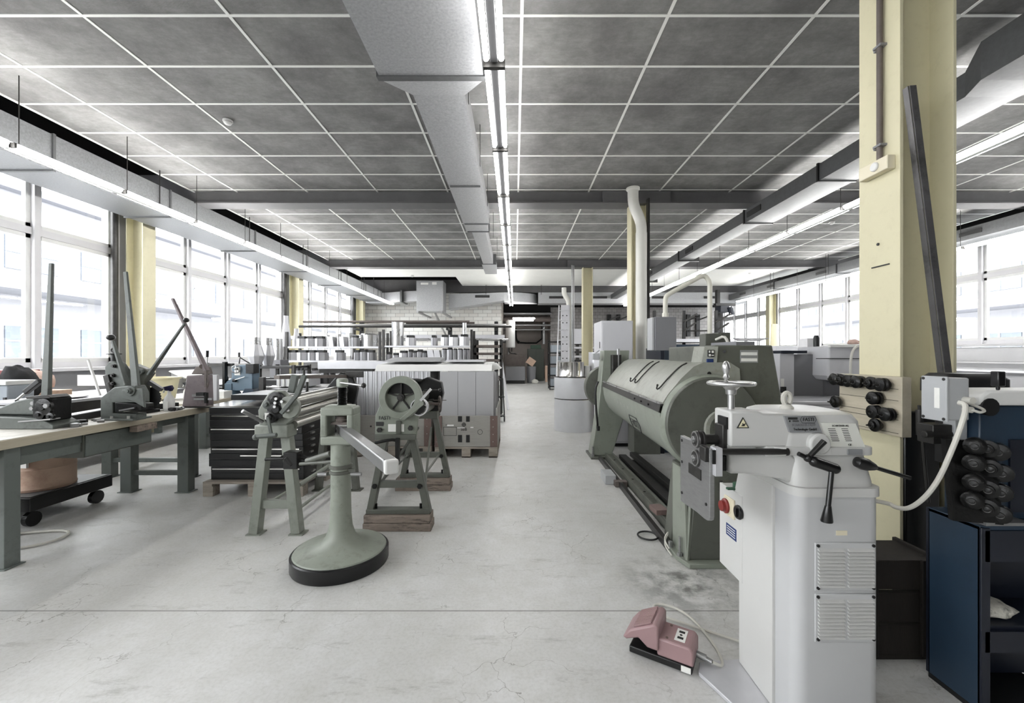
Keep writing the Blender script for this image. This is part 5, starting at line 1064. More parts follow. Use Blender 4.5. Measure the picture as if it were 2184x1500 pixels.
# leaning angle bar in the column web
solo('leaning_bar',MB().bar((2.068,2.15,2.80),(2.298,2.04,.02),.034,.006,up=(0,-1,0)).bar((2.048,2.168,2.80),(2.278,2.058,.02),.004,.03,up=(0,-1,0)),M['leanb'],'long steel angle bar leaning in the foreground column','angle bar')
solo('black_guard',MB().bx(2.062,2.25,2.185,2.215,.0,1.10),M['rubber'],'tall black rubber mat standing in front of the foreground column web','rubber mat',bev=.01)
# die board with rolls
t=thing('die_board','wooden board on the foreground column with pegs for forming rolls','tool board',(2.0,2.35,.97))
part(t,'board',MB().bx(1.985,2.035,2.12,2.53,.975,1.285),M['wood'],.003)
rolls=[(1.252,2.51),(1.250,2.46),(1.248,2.40),(1.246,2.35),(1.245,2.26),(1.242,2.19),(1.165,2.24),(1.115,2.51),(1.092,2.235),(1.088,2.165),(1.02,2.235)]
for z in (1.25,1.19,1.12,1.09,1.02): part(t,'scribed_line',MB().bx(1.983,1.985,2.14,2.52,z-.03,z-.028),M['ink'])
for z,y in rolls: part(t,'peg',MB().cyl((1.90,y,z),(1.985,y,z),.005,n=8),M['iron'])
g='black forming rolls on the column board'
def die(x,y,z,r,label,g,ax=(1,0,0),k=0):
    pr=[[(.4,0),(.8,.004),(1,.012),(1,.022),(.7,.026),(.7,.034),(.95,.038),(.95,.05),(.5,.056)],[(.3,0),(.55,.004),(.6,.016),(1,.02),(1,.032),(.85,.04),(.6,.052)],[(.5,0),(.98,.006),(1,.014),(.8,.02),(.98,.028),(1,.04),(.6,.048),(.6,.056)]][k%3]
    a=V(ax).normalized(); tt=thing('forming_roll',label,'forming roll',(x,y,z),g)
    part(tt,'roll',MB().lathe([(q*r,h) for q,h in pr],(x,y,z),ax,n=24),M['grease']); part(tt,'bore_ring',MB().torus(V((x,y,z))+a*.0,ax,r*.35,.002,16,5),M['iron'])
lab=['top row, first from the left','top row, second from the left','top row, third from the left','top row, fourth from the left','top row, fifth from the left','top row, rightmost','alone in the second row','at the left edge, third row','third row, left of two','third row, rightmost','alone in the bottom row']
for i,(z,y) in enumerate(rolls): die(1.92,y,z,.036,'black steel forming roll on the column board, '+lab[i],g,k=i)
# ---- timber crate and blue machine at the right edge
t=thing('timber_box','dark wooden box on the floor between the column and the blue cabinet','wooden box',(1.78,2.0,0))
for k in range(3): part(t,'board',MB().bx(1.50,1.98,1.90,1.93,.02+k*.15,.155+k*.15),M['darkwood'],.003)
part(t,'side_board',MB().bx(1.96,1.98,1.93,2.15,.02,.455),M['darkwood'],.003); part(t,'side_board',MB().bx(1.50,1.52,1.93,2.15,.02,.455),M['darkwood'],.003); part(t,'bottom',MB().bx(1.50,1.98,1.90,2.16,0,.02),M['darkwood'])
part(t,'corner_post',MB().bx(1.62,1.66,1.885,1.90,.02,.46).bx(1.86,1.92,1.885,1.90,.02,.46),M['darkwood'],.003); part(t,'top_slat',MB().bx(1.51,1.97,1.93,2.14,.42,.44),M['darkwood'])
t=thing('blue_cabinet','blue steel machine cabinet with an open dark front at the lower right','cabinet',(1.95,1.7,0))
part(t,'side_panel',MB().bx(1.80,1.815,1.60,1.80,.02,.735),M['blue'],.002); part(t,'top_panel',MB().bx(1.80,2.5,1.60,1.80,.72,.737),M['blue'],.002)
part(t,'front_post',MB().bx(1.80,1.835,1.595,1.61,.02,.73),M['blued'],.002); part(t,'back_panel',MB().bx(1.80,2.5,1.795,1.81,.02,.735),M['blued'])  # front and inner parts darker than the side: corner shade put into the blue
part(t,'shelf',MB().bx(1.815,2.5,1.61,1.795,.33,.345),M['blued']); part(t,'top_rail',MB().bx(1.815,2.5,1.595,1.61,.60,.72),M['blued']); part(t,'lower_rail',MB().bx(1.815,2.5,1.595,1.61,.25,.33),M['blued']); part(t,'plinth',MB().bx(1.8,2.2,1.6,1.8,0,.02),M['black'])
lump('shop_rag',(1.93,1.70,.345),.09,.07,.03,mat('white_rag',C(204,202,192),.9,0,.2,30,dirt=C(40,40,38),dsc=22,damt=.8),'dirty white rag lying on the shelf of the blue cabinet','rag',6,amp=.2)
t=thing('blue_machine','blue bead roller body with black motor at the right edge','machine',(1.95,1.75,.74))
part(t,'body',MB().bx(1.867,2.5,1.66,1.80,.738,1.195),M['blue'],.006); part(t,'door_recess',MB().bx(1.98,2.5,1.652,1.66,.77,1.06),M['blued']); part(t,'hinge_rod',MB().cyl((1.93,1.65,.75),(1.93,1.65,1.05),.008),M['blue'])
part(t,'motor',MB().loft([rrect(1.93,2.20,1.81,2.0,z,.05) for z in (1.23,1.29)]+[rrect(1.95,2.18,1.83,1.98,1.315,.05)]),M['black'],ang=40); part(t,'motor_foot',MB().bx(1.98,2.1,1.85,1.95,.90,1.24),M['black'])
part(t,'white_cover',MB().prism([(1.82,1.20),(2.2,1.20),(2.2,1.26),(1.86,1.26),(1.83,1.24)],'y',1.62,1.78),M['white'],.01); part(t,'cover_hole',MB().cyl((1.86,1.615,1.195),(1.86,1.63,1.195),.035),M['black'])
part(t,'lever_knob',MB().bx(1.895,1.925,1.62,1.65,1.275,1.335).cyl((1.91,1.635,1.26),(1.91,1.635,1.28),.006),M['rubber'],.004)
part(t,'post',MB().bx(1.81,1.862,1.70,1.75,.95,1.24),M['plug'],.004); part(t,'bracket',MB().bx(1.73,1.81,1.71,1.78,1.03,1.11).cyl((1.70,1.72,1.07),(1.86,1.72,1.07),.014),M['iron'],.003)
t=thing('socket_box','grey junction box with two cable glands beside the foreground column','junction box',(1.70,1.64,1.16)); sx=.11
part(t,'case',MB().bx(1.565+sx,1.65+sx,1.60,1.69,1.145,1.31),M['plug'],.006); part(t,'lid',MB().bx(1.555+sx,1.565+sx,1.595,1.695,1.14,1.315),M['plug'],.003)
part(t,'gland',MB().cyl((1.63+sx,1.60,1.225),(1.63+sx,1.57,1.225),.013),M['cable']); part(t,'gland',MB().cyl((1.63+sx,1.60,1.19),(1.63+sx,1.575,1.19),.012),M['cable']); part(t,'printed_label',MB().bx(1.553+sx,1.555+sx,1.62,1.64,1.19,1.27),M['label']); part(t,'short_cable',MB().tube([(1.63+sx,1.575,1.19),(1.65+sx,1.56,1.18),(1.69+sx,1.58,1.19),(1.68+sx,1.64,1.21)],.005,8,2),M['cable'])
for a in (1.605,1.685):
    for b in (1.15,1.305): part(t,'screw',MB().cyl((1.553+sx,a,b),(1.557+sx,a,b),.006,n=8),M['iron'])
t=thing('wire_brush_rod','black spring rod hanging below the grey junction box','rod',(1.78,1.80,1.02)); part(t,'rod',MB().cyl((1.82,1.82,.75),(1.76,1.80,1.18),.006).cyl((1.762,1.80,1.05),(1.76,1.80,1.16),.012),M['iron'])
# rack of rolls in front of the blue machine
t=thing('roll_rack','sloped black rack holding forming rolls in front of the blue machine','tool rack',(1.72,1.62,.74))
part(t,'back_plate',MB().add([(1.73,1.63,.745),(1.88,1.59,.745),(1.88,1.62,1.06),(1.73,1.66,1.06),(1.73,1.65,.745),(1.88,1.61,.745),(1.88,1.64,1.06),(1.73,1.68,1.06)],[(0,1,2,3),(7,6,5,4),(0,4,5,1),(1,5,6,2),(2,6,7,3),(3,7,4,0)]),M['grease'],smooth=False)
g='dark forming rolls on the sloped rack'; cnt=0
rk=[(2072,952),(2098,958),(2122,965),(2070,988),(2105,1000),(2130,1010),(2070,1030),(2100,1045),(2128,1052),(2066,1068),(2098,1085),(2126,1098)]
rw=['top','second','third','bottom']; cw=['left','middle','right']
for i,(a,b) in enumerate(rk):
    q=W(a,b,1.60); die(q.x,q.y-.01,q.z,.033,'dark steel forming roll on the sloped rack, %s row, %s'%(rw[i//3],cw[i%3]),g,ax=(.75,.6,0),k=i)
solo('tool_tray',MB().bx(1.82,2.0,1.597,1.66,.738,.75),M['steel'],'small steel tray with parts on top of the blue cabinet','tray')
# ================================================================ MIDDLE RIGHT
t=thing('exhaust_pipe','white exhaust pipe bending around the nearest free column down to the machines','pipe',(2.06,7.0,0))
part(t,'pipe',MB().tube([W(1350,401,6.9),W(1350,425,6.9),W(1352,440,6.9),W(1364,466,6.9),W(1368,482,6.9),W(1368,500,6.9)],.088,20,2),M['pipew'],ang=60); part(t,'pipe',MB().cyl(W(1368,497,6.9),V((XX(1368,6.9),6.9,.9)),.093,n=24),M['pipew']); part(t,'ceiling_flange',MB().lathe([(.09,0),(.11,.02),(.11,.05)],W(1350,404,6.9)-V((0,0,.03))),M['pipew'])
part(t,'flue_bracket',MB().bx(XX(1380,6.9),XX(1384,6.9),6.85,6.95,1.0,4.0),M['iron'])
t=thing('exhaust_pipe','narrow white exhaust pipe beside the ladder at the back','pipe',(1.5,12.2,0)); Yp=12.1
part(t,'pipe',MB().tube([W(1203,614,Yp),W(1203,628,Yp),W(1212,640,Yp),W(1213,650,Yp),W(1213,660,Yp)],.07,16,2),M['pipew'],ang=60); part(t,'pipe',MB().cyl(W(1213,656,Yp),V((XX(1213,Yp),Yp,0)),.075,n=20),M['pipew'])
solo('riser_pipe',MB().cyl((XX(1220,12),12,0),(XX(1220,12),12,4.0),.02).cyl((XX(1224,12),12.05,0),(XX(1224,12),12.05,4.0),.02),M['steel'],'pair of thin steel risers right of the narrow exhaust pipe','pipe')
t=thing('ladder','pale aluminium ladder leaning upright at the right side of the aisle','ladder',(1.2,11,0)); 
part(t,'rail',MB().bar((1.0,10.2,.0),(1.22,11.4,2.75),.03,.06),M['alu']); part(t,'rail',MB().bar((1.32,10.2,.0),(1.50,11.4,2.75),.03,.06),M['alu'])
for k in range(10): f=(k+.5)/10; part(t,'rung',MB().cyl((1.0+.22*f,10.2+1.2*f,2.75*f),(1.32+.18*f,10.2+1.2*f,2.75*f),.015,n=8),M['alu'])
t=thing('perforated_post','perforated grey shelf upright beside the ladder','shelf upright',(1.45,11.6,0)); part(t,'upright',MB().bx(1.30,1.52,11.62,11.68,0,2.8),M['alu'])
for k in range(12):
    for x in (1.35,1.46): part(t,'hole',MB().cyl((x,11.617,.3+k*.2),(x,11.615,.3+k*.2),.018,n=8),M['ink'])
# sheet steel rolls
def arc(mb,cx_,cy_,r,a0,a1,z0,z1,n=24,th=.004,bulge=1.0):
    pts=[(cx_+r*math.cos(R(a0+(a1-a0)*k/n)),cy_+r*bulge*math.sin(R(a0+(a1-a0)*k/n))) for k in range(n+1)]
    inn=[(cx_+(r-th)*math.cos(R(a0+(a1-a0)*k/n)),cy_+(r-th)*bulge*math.sin(R(a0+(a1-a0)*k/n))) for k in range(n+1)]
    return mb.prism(pts+inn[::-1],'z',z0,z1)
solo('sheet_roll',arc(MB(),1.10,7.75,.36,150,375,.0,.58),M['silverp'],'silver curved steel sheet standing on the floor, lower of the pair','rolled sheet',ang=60)
solo('sheet_roll',arc(MB(),1.10,7.75,.36,150,375,.60,.98),M['silverp'],'silver curved steel sheet stacked on top of the lower one','rolled sheet',ang=60)
solo('roll_separator',MB().cyl((1.10,7.75,.582),(1.10,7.75,.598),.34,n=32),M['black'],'dark disc between the two silver curved sheets','disc')
solo('steel_drum',MB().lathe([(.25,0),(.255,.01),(.25,.02),(.25,.27),(.255,.28)],(1.06,7.85,.985),n=40),M['chrome'],'shiny ribbed steel cylinder on top of the silver curved sheets','drum',ang=50)
solo('round_lid_disc',MB().cyl((1.10,7.8,.981),(1.10,7.8,.984),.35,n=32),M['black'],'dark disc under the shiny steel cylinder','disc')
solo('white_tube_piece',MB().cyl((1.36,7.9,.985),(1.36,7.9,1.19),.08,n=24),M['white'],'short white tube right of the shiny steel cylinder','tube')
solo('sheet_roll',MB().cyl((1.62,8.0,0),(1.62,8.0,1.45),.19,n=30),M['alu'],'tall white sheet roll standing behind the silver curved sheets','rolled sheet')
# white tall cabinet
t=thing('tall_cabinet','tall light grey cabinet behind the far end of the folding machine','cabinet',(1.55,6.5,0))
part(t,'body',MB().bx(1.32,1.80,6.3,6.9,.05,1.92),M['greycab'],.006); part(t,'door',MB().bx(1.335,1.785,6.285,6.3,.08,1.89),M['greycab'],.003); part(t,'side_handle',MB().bx(1.313,1.32,6.4,6.42,1.5,1.6),M['ink']); part(t,'plinth',MB().bx(1.34,1.78,6.32,6.88,0,.05),M['black'])
t=thing('floor_cabinet','dark grey steel cabinet standing behind the folding machine','cabinet',(1.65,8.2,0)); part(t,'body',MB().bx(1.85,2.25,7.6,8.0,0,1.1),M['greymid'],.005)
# hanging control box with bent conduit
Yh=4.9
t=thing('control_box','grey control box hanging on a cream conduit behind the folding machine','control box',W(1420,750,Yh))
part(t,'box',MB().bx(XX(1397,Yh),XX(1443,Yh),Yh,Yh+.2,ZZ(748,Yh),ZZ(676,Yh)),M['greymid'],.006); part(t,'side',MB().bx(XX(1392,Yh),XX(1396,Yh),Yh+.01,Yh+.2,ZZ(747,Yh),ZZ(677,Yh)),M['plug'])
part(t,'conduit',MB().tube([W(1419,677,Yh+.1),W(1419,640,Yh+.1),W(1421,632,Yh+.1),W(1430,625,Yh+.1),W(1480,598,Yh+.1),W(1495,589,Yh+.1),W(1507,590,Yh+.1),W(1514,604,Yh+.1),W(1514,620,Yh+.1),(XX(1514,Yh+.1),Yh+.1,1.36)],.028,12,2),M['conduit'],ang=60); part(t,'conduit_nut',MB().cyl(W(1419,677,Yh+.1),W(1419,668,Yh+.1),.04,n=8),M['conduit'])
# blue shear behind
t=thing('plate_shear','blue plate shear behind the folding machine','shear machine',(2.4,5.8,0))
part(t,'body',MB().prism([(5.9,0),(6.5,0),(6.5,1.55),(6.0,1.55),(5.9,1.3)],'x',2.12,3.25),M['blue'],.01); part(t,'side_plate',MB().bx(2.06,2.12,5.85,6.5,0,1.5),M['blued'],.005); part(t,'table',MB().bx(2.15,3.2,5.7,5.9,.85,.9),M['steel'])
# large grey panel bender in the right background
Yg=4.6
t=thing('panel_bender','light grey panel folding machine with white hood right of the folding machine','panel bender',(3.3,5.0,0))
part(t,'column',MB().bx(XX(1663,Yg),XX(1694,Yg),Yg,Yg+.14,0,ZZ(754,Yg)),M['greycab'],.006)
part(t,'column_side',MB().bx(XX(1694,Yg),XX(1760,Yg),Yg+.03,Yg+.5,0,ZZ(756,Yg)),M['greymid'],.006); part(t,'blue_top',MB().bx(XX(1662,Yg),XX(1718,Yg),Yg-.03,Yg+.16,ZZ(754,Yg),ZZ(748,Yg)),M['blued'],.004)
part(t,'hood',MB().prism([(XX(a,Yg),ZZ(b,Yg)) for a,b in [(1738,740),(1900,733),(1900,818),(1745,810),(1737,800)]],'y',Yg-.2,Yg+.3),M['greycab'],.02)
part(t,'hood_lip',MB().bx(XX(1736,Yg),XX(1900,Yg),Yg-.24,Yg-.2,ZZ(742,Yg),ZZ(736,Yg)),M['white'],.004); part(t,'hood_gap',MB().bx(XX(1740,Yg-.2),XX(1900,Yg-.2),Yg-.21,Yg-.2,ZZ(766,Yg-.2),ZZ(764.5,Yg-.2)),M['ink'])
part(t,'lower_body',MB().bx(XX(1694,Yg),XX(1900,Yg),Yg+.05,Yg+.5,.85,ZZ(800,Yg)),M['greymid'],.004)
part(t,'table',MB().bx(XX(1628,Yg-.4),XX(1900,Yg-.4),Yg-.55,Yg+.05,.85,.94),M['alu'],.004); part(t,'table_slot',MB().bx(XX(1600,Yg-.4),XX(1900,Yg-.4),Yg-.553,Yg-.55,.86,.864).bx(XX(1600,Yg-.4),XX(1900,Yg-.4),Yg-.553,Yg-.55,.905,.909),M['ink']); part(t,'table_base',MB().bx(XX(1664,Yg),XX(1900,Yg),Yg-.4,Yg,0,.85),M['greymid'])
part(t,'switch_strip',MB().bx(XX(1665,Yg),XX(1672,Yg),Yg-.004,Yg,ZZ(848,Yg),ZZ(808,Yg)),M['label']); part(t,'main_switch',MB().bx(XX(1664,Yg),XX(1675,Yg),Yg-.02,Yg,ZZ(838,Yg),ZZ(825,Yg)).cyl(W(1668,832,Yg),W(1668,832,Yg-.05),.018),M['black'],.003)
part(t,'cable',MB().tube([W(1828,738,Yg-.25),W(1818,748,Yg-.27),W(1814,770,Yg-.28),W(1814,800,Yg-.28)],.012,8,2),M['cable'])
t=thing('machine_side','grey steel machine end with rollers between the folding machine and panel bender','machine',(2.9,5.1,0)); part(t,'body',MB().bx(XX(1640,4.95),XX(1647,4.95),4.95,5.2,0,ZZ(778,5.2)),M['greymid'],.004); part(t,'blue_base',MB().bx(XX(1636,4.9),XX(1647,4.9),4.9,5.2,0,ZZ(815,4.9)),M['blue']); part(t,'roller',MB().cyl(W(1632,786,4.9),W(1648,786,4.9),.04).cyl(W(1632,800,4.9),W(1648,800,4.9),.03).cyl(W(1632,812,4.9),W(1648,812,4.9),.02),M['iron'])
t=thing('pump_unit','small pale carton and black bottle standing on the panel bender','carton',W(1725,742,4.8)); part(t,'box',MB().bx(XX(1722,4.8),XX(1738,4.8),4.8,4.95,ZZ(748,4.8),ZZ(722,4.8)),M['paper']); part(t,'bottle',MB().lathe([(.028,0),(.03,.1),(.02,.13)],W(1741,740,4.75)),M['black'])
lump('cloth_bundle',W(1820,735,4.65),.06,.05,.03,M['rag'],'small cloth bundle on the white hood of the panel bender','cloth',9)
# wall end machinery at right windows: motor under the duct
t=thing('ceiling_motor','dark blue drive unit hanging from the ceiling in the far right corner','drive unit',W(1556,650,16)); part(t,'bracket',MB().bx(XX(1530,16.5),XX(1536,16.5),16.5,16.7,0,4.0),M['black']); part(t,'motor',MB().bx(XX(1537,16),XX(1556,16),16,16.4,ZZ(666,16),ZZ(652,16)).cyl(W(1556,655,16),W(1561,672,16),.1),M['blued'],.01); part(t,'arm',MB().bx(XX(1530,16),XX(1572,16),16.1,16.3,ZZ(652,16),ZZ(646,16)),M['black'])
t=thing('roll_curtain','long cream rolled curtain hanging beside the far right column','curtain',(XX(1652,15.5),15.5,1.2)); part(t,'fabric',MB().lathe([(.17,0),(.15,.4),(.12,1.0),(.10,1.4)],(XX(1652,15.5),15.5,1.15),n=14),M['yell']); part(t,'pole',MB().cyl((XX(1652,15.5),15.5,0),(XX(1652,15.5),15.5,1.2),.02),M['iron'])
boxo('side_cabinet',1655,1700,738,800,10,1.0,M['greycab'],'low light grey cabinet under the right windows','cabinet',z0=0)
t=thing('right_bench','long grey cabinet row in front of the right wall','cabinet row',(9,7,0)); part(t,'body',MB().bx(8.6,9.6,4.0,9.0,0,1.05),M['greycab'],.01); part(t,'top',MB().bx(8.55,9.65,3.95,9.05,1.05,1.09),M['greymid'])
# ================================================================ BACK: racks, fittings, back room
YR=9.0; D=.6
def rack(x0,x1,label,zs,posts=2.0):
    t=thing('shelf_rack',label,'shelf rack',((x0+x1)/2,YR+D/2,0),'steel racks holding duct fittings')
    for x in (x0,x1-.05):
        for y in (YR,YR+D-.05): part(t,'post',MB().bx(x,x+.05,y,y+.05,0,posts),M['iron'])
    for z in zs: part(t,'shelf',MB().bx(x0+.05,x1-.05,YR+.01,YR+D-.01,z-.035,z),M['alu'])
    part(t,'brace',MB().bar((x0+.1,YR+D-.03,.3),(x1-.1,YR+D-.03,1.0),.03,.02),M['iron'])
xA,xB,xC=XX(608,YR),XX(812,YR),XX(1008,YR)
rack(xA,xB,'left steel rack full of pale duct fittings',(.55,.95,1.275,1.58),1.9); rack(xB+.03,xC,'right steel rack full of pale duct fittings',(.55,.95,1.275,1.60),1.95)
def fit(i,kind,a,b,y0,y1,row,zb):
    x0,x1=XX(a,YR+.1),XX(b,YR+.1); h=(y1-y0)/FPX*(YR+.1); h=min(h,.235) if zb==1.275 else h; w=x1-x0; g='pale duct fittings on the steel racks'
    nm={'box':'duct_piece','cyl':'duct_tube','hop':'duct_hopper','pot':'metal_drum','slab':'duct_sheet'}[kind]
    wd={'box':'pale duct piece','cyl':'round duct tube','hop':'tapered duct hopper','pot':'wide round metal drum','slab':'leaning duct sheet'}[kind]
    t=thing(nm,'%s, %s from the left on the %s rack shelf'%(wd,ORD[i],row),nm.replace('_',' '),((x0+x1)/2,YR+.2,zb),g)
    if kind=='box':
        part(t,'body',MB().prism([(x0,YR+.06),(x0+w*.5,YR+.02),(x1,YR+.09),(x1,YR+.3),(x0,YR+.3)],'z',zb+.002,zb+h),M['alu'],smooth=False)
        part(t,'opening_collar',MB().bx(x0+w*.1,x1-w*.1,YR+.08,YR+.26,zb+h,min(zb+h+.055,1.54) if zb==1.275 else zb+h+.055),M['black'])
        part(t,'seam',MB().bx(x0+w*.5-.004,x0+w*.5+.004,YR+.015,YR+.022,zb+.005,zb+h),M['iron'])
    elif kind=='cyl': part(t,'tube',MB().cyl(((x0+x1)/2,YR+.2,zb+.002),((x0+x1)/2,YR+.2,zb+h),w/2,n=22),M['bright']); part(t,'rim',MB().torus(((x0+x1)/2,YR+.2,zb+h),(0,0,1),w/2,.006,22,5),M['steel'])
    elif kind=='pot': part(t,'drum',MB().lathe([(w/2,0),(w/2,h-.03),(w/2+.01,h-.02),(w/2,h)],((x0+x1)/2,YR+.3,zb+.002),n=30),M['bright'])
    elif kind=='hop': part(t,'cone',MB().lathe([(w*.5,0),(w*.5,h*.3),(w*.25,h*.8),(w*.25,h)],((x0+x1)/2,YR+.25,zb+.002),n=8),M['alu'],smooth=False)
    else: part(t,'sheet',MB().add([(x0,YR+.05,zb+.004),(x1,YR+.05,zb+.004),(x1-w*.3,YR+.06,zb+h),(x0-w*.2,YR+.06,zb+h),(x0,YR+.3,zb+.004),(x1,YR+.3,zb+.004),(x1-w*.3,YR+.3,zb+h),(x0-w*.2,YR+.3,zb+h)],[(0,1,2,3),(7,6,5,4),(0,4,5,1),(1,5,6,2),(2,6,7,3),(3,7,4,0)]),M['alu'],smooth=False)
U=739; L=768
up1=[('hop',592,612,672,U),('hop',616,633,700,U),('box',634,652,722,U),('box',654,670,722,U),('box',673,689,722,U),('cyl',691,699,715,U),('slab',703,713,718,U),('cyl',713,723,713,U),('slab',727,736,718,U),('cyl',738,747,710,U),('box',751,761,720,U),('pot',764,799,711,U)]
up2=[('cyl',833,858,688,U),('box',866,883,722,U),('box',920,930,722,U),('box',941,956,721,U),('box',958,977,721,U),('box',981,999,720,U),('cyl',985,994,690,720)]
lo1=[('box',613,633,751,L),('box',635,655,751,L),('box',658,672,751,L),('box',675,693,751,L),('box',714,730,751,L),('box',756,767,751,L),('box',769,781,750,L),('box',784,797,751,L)]
lo2=[('box',824,832,755,L),('box',838,850,757,L),('box',852,868,752,L),('box',871,879,750,L),('box',881,889,752,L),('box',890,900,750,L),('box',902,909,752,L),('slab',914,928,746,L),('slab',928,941,746,L),('box',943,952,744,L),('box',953,965,744,L),('box',967,974,744,L),('box',976,986,744,L),('box',988,995,744,L),('box',996,1001,745,L)]
for i,a in enumerate(up1): fit(i,*a,'upper left',1.58)
for i,a in enumerate(up2): 
    fit(i,*a,'upper right',1.60 if i<6 else 1.80)
for i,a in enumerate(lo1): fit(i,*a,'lower left',1.275)
for i,a in enumerate(lo2): fit(i,*a,'lower right',1.275)
for i,a in enumerate([('box',628,638,782,792),('box',640,646,782,792),('box',648,657,782,792),('box',665,672,782,792),('hop',678,704,772,795),('hop',728,744,772,795)]): fit(i,*a,'bottom left',.95)
# tall cylinder upper half has a flange
# cantilever pipe rack behind
YC=10.8
t=thing('pipe_rack','dark cantilever rack for long tubes behind the fitting shelves','pipe rack',(-2.6,YC+.3,0),)
for px in (760,955,1057): 
    x=XX(px,YC); part(t,'post',MB().bx(x-.05,x+.05,YC+.35,YC+.45,0,2.3),M['black'])
    for z in (1.45,1.75,2.1): part(t,'arm',MB().bx(x-.03,x+.03,YC-.1,YC+.35,z-.06,z),M['black'])
g='long tubes on the cantilever rack'
specs=[(640,1090,2.13,.03,'iron'),(650,1092,2.14,.03,'bright'),(700,1080,2.16,.05,'steel'),(660,1076,1.845,.07,'alu'),(650,1084,1.79,.03,'bright'),(600,870,1.83,.055,'white'),(640,1000,2.27,.03,'bronze'),(860,1010,2.25,.03,'bronze')]
for i,(a,b,z,r,m) in enumerate(specs):
    y=YC-.05+(i%4)*.11 if i!=3 else YC+.2; s=MB().cyl((XX(a,YC),y,z+r*.2),(XX(b,YC),y,z+r*.2),r,n=12) if i!=3 else MB().bx(XX(a,YC),XX(b,YC),y-.08,y+.08,z-.08,z+.08)
    solo('long_tube',s,M[m],'long pale tube on the cantilever rack, %s in the heap'%ORD[i],'tube',g)
t=thing('bar_rack','brown timber and bar rack at the aisle end of the fitting shelves','bar rack',(-.55,9.6,0))
for z in (.9,1.15,1.3,1.45,1.62): part(t,'plank',MB().bx(XX(1012,9.4),XX(1070,9.4),9.3,9.9,z-.06,z),M['bronze'],.004)
for x in (XX(1012,9.4),XX(1066,9.4)):
    for y in (9.3,9.86): part(t,'post',MB().bx(x,x+.05,y,y+.05,0,1.75),M['iron'])
t=thing('sack_truck','thin black hand cart standing beside the bar rack','hand cart',(-.35,8.7,0)); a=XX(1063,8.7); b=XX(1076,8.7)
part(t,'frame',MB().tube([(a,8.7,.12),(a,8.7,.85),(a+.05,8.7,.9),(b-.04,8.72,.9),(b,8.6,.1)],.014,8),M['black']); part(t,'wheel',MB().torus((b,8.6,.07),(1,0,0),.05,.018,18,6),M['rubber']); part(t,'wheel',MB().torus((a,8.6,.07),(1,0,0),.05,.018,18,6),M['rubber']); part(t,'shelf',MB().bx(a,b,8.55,8.75,.12,.14).bx(a,b,8.66,8.7,.5,.53),M['black'])
solo('leaning_plank',MB().bar((XX(1084,10.5),10.5,.0),(XX(1070,10.9),10.9,1.2),.06,.03),M['alu'],'pale plank leaning at the corner of the aisle','plank')
# duct cones on a dark rack near the left windows
t=thing('cone_stand','dark rack with bars carrying two duct cones near the left windows','rack',(-4.1,7.4,0))
for x in (XX(556,7.3),XX(628,7.3)):
    for y in (7.2,7.75): part(t,'post',MB().bx(x,x+.05,y,y+.05,0,1.22),M['iron'])
for z in (.6,.9,1.2): part(t,'shelf',MB().bx(XX(535,7.3),XX(630,7.3),7.2,7.8,z-.04,z),M['black'])
g='duct transition cones on the dark rack'
for i,(a,b,l) in enumerate(((530,562,'large pale duct cone with round neck, left of the pair near the windows'),(558,585,'pale duct cone with round neck, right of the pair near the windows'))):
    Yk=7.36+.3*i; x=(XX(a,Yk)+XX(b,Yk))/2; r=(XX(b,Yk)-XX(a,Yk))/2; q=thing('duct_cone',l,'duct cone',(x,Yk,1.2),g)
    part(q,'cone',MB().lathe([(r*.62,0),(r,.17),(r,.19),(r*.6,.38)],(x,Yk,1.202),n=10),M['alu'],smooth=False); part(q,'neck',MB().lathe([(r*.58,0),(r*.58,.06),(r*.64,.065),(r*.58,.07),(r*.58,.13)],(x,Yk,1.58),n=22),M['bright'])
solo('duct_elbow',MB().cyl((XX(592,8.2),8.2,1.3),(XX(592,8.2),8.2,1.72),.09,n=20),M['bright'],'round duct tube left of the fitting racks by the window','duct tube')
solo('elbow_shelf',MB().bx(XX(582,8.2),XX(604,8.2),8.1,8.4,0,1.3),M['greymid'],'narrow grey cabinet under the round tube beside the racks','cabinet')
g='steel bars stacked on the dark rack'
for i in range(8): solo('steel_bar',MB().bx(XX(560,7.3),XX(625,7.3)-.1*(i%3),7.25+.06*i,7.29+.06*i,.902,.95+.02*(i%3)),M['steel'] if i%2 else M['black'],'steel bar stacked on the dark cone rack, %s from the front'%ORD[i],'steel bar',g)
# low tables with profiles behind roll bender
solo('profile_stack',MB().bx(-3.9,-2.4,8.0,8.6,0,1.0),M['sheetblack'],'dark stack of profiles in front of the left fitting rack','stack')
# ---- back passage
t=thing('water_heater','white wall water heater with valves in the back passage','water heater',(-.35,21,1.5))
part(t,'tank',MB().lathe([(.2,0),(.24,.05),(.24,1.35),(.2,1.4)],(-.22,21.0,1.75),n=26),M['white']); part(t,'pipework',MB().tube([(-.3,20.9,1.75),(-.3,20.85,1.5),(.1,20.85,1.45),(.1,20.9,1.3)],.03,8,1).cyl((-.15,20.9,1.55),(-.15,20.9,1.75),.03).bx(-.6,-.46,20.9,21.1,2.0,2.1),M['iron'])
t=thing('parts_washer','grey steel parts washer tub with raised lid in the back passage','parts washer',(.1,20,0))
part(t,'tub',MB().bx(XX(1078,20),.50,20,20.7,.15,.82),M['greymid'],.02); part(t,'lid',MB().bx(-.5,.5,20.72,20.76,.85,1.42),M['bronze'],.01); part(t,'base_frame',MB().bx(XX(1080,20),.48,20.05,20.65,0,.15),M['black'])
t=thing('locker','dark green double door locker in the back passage','locker',(1.1,22,0))
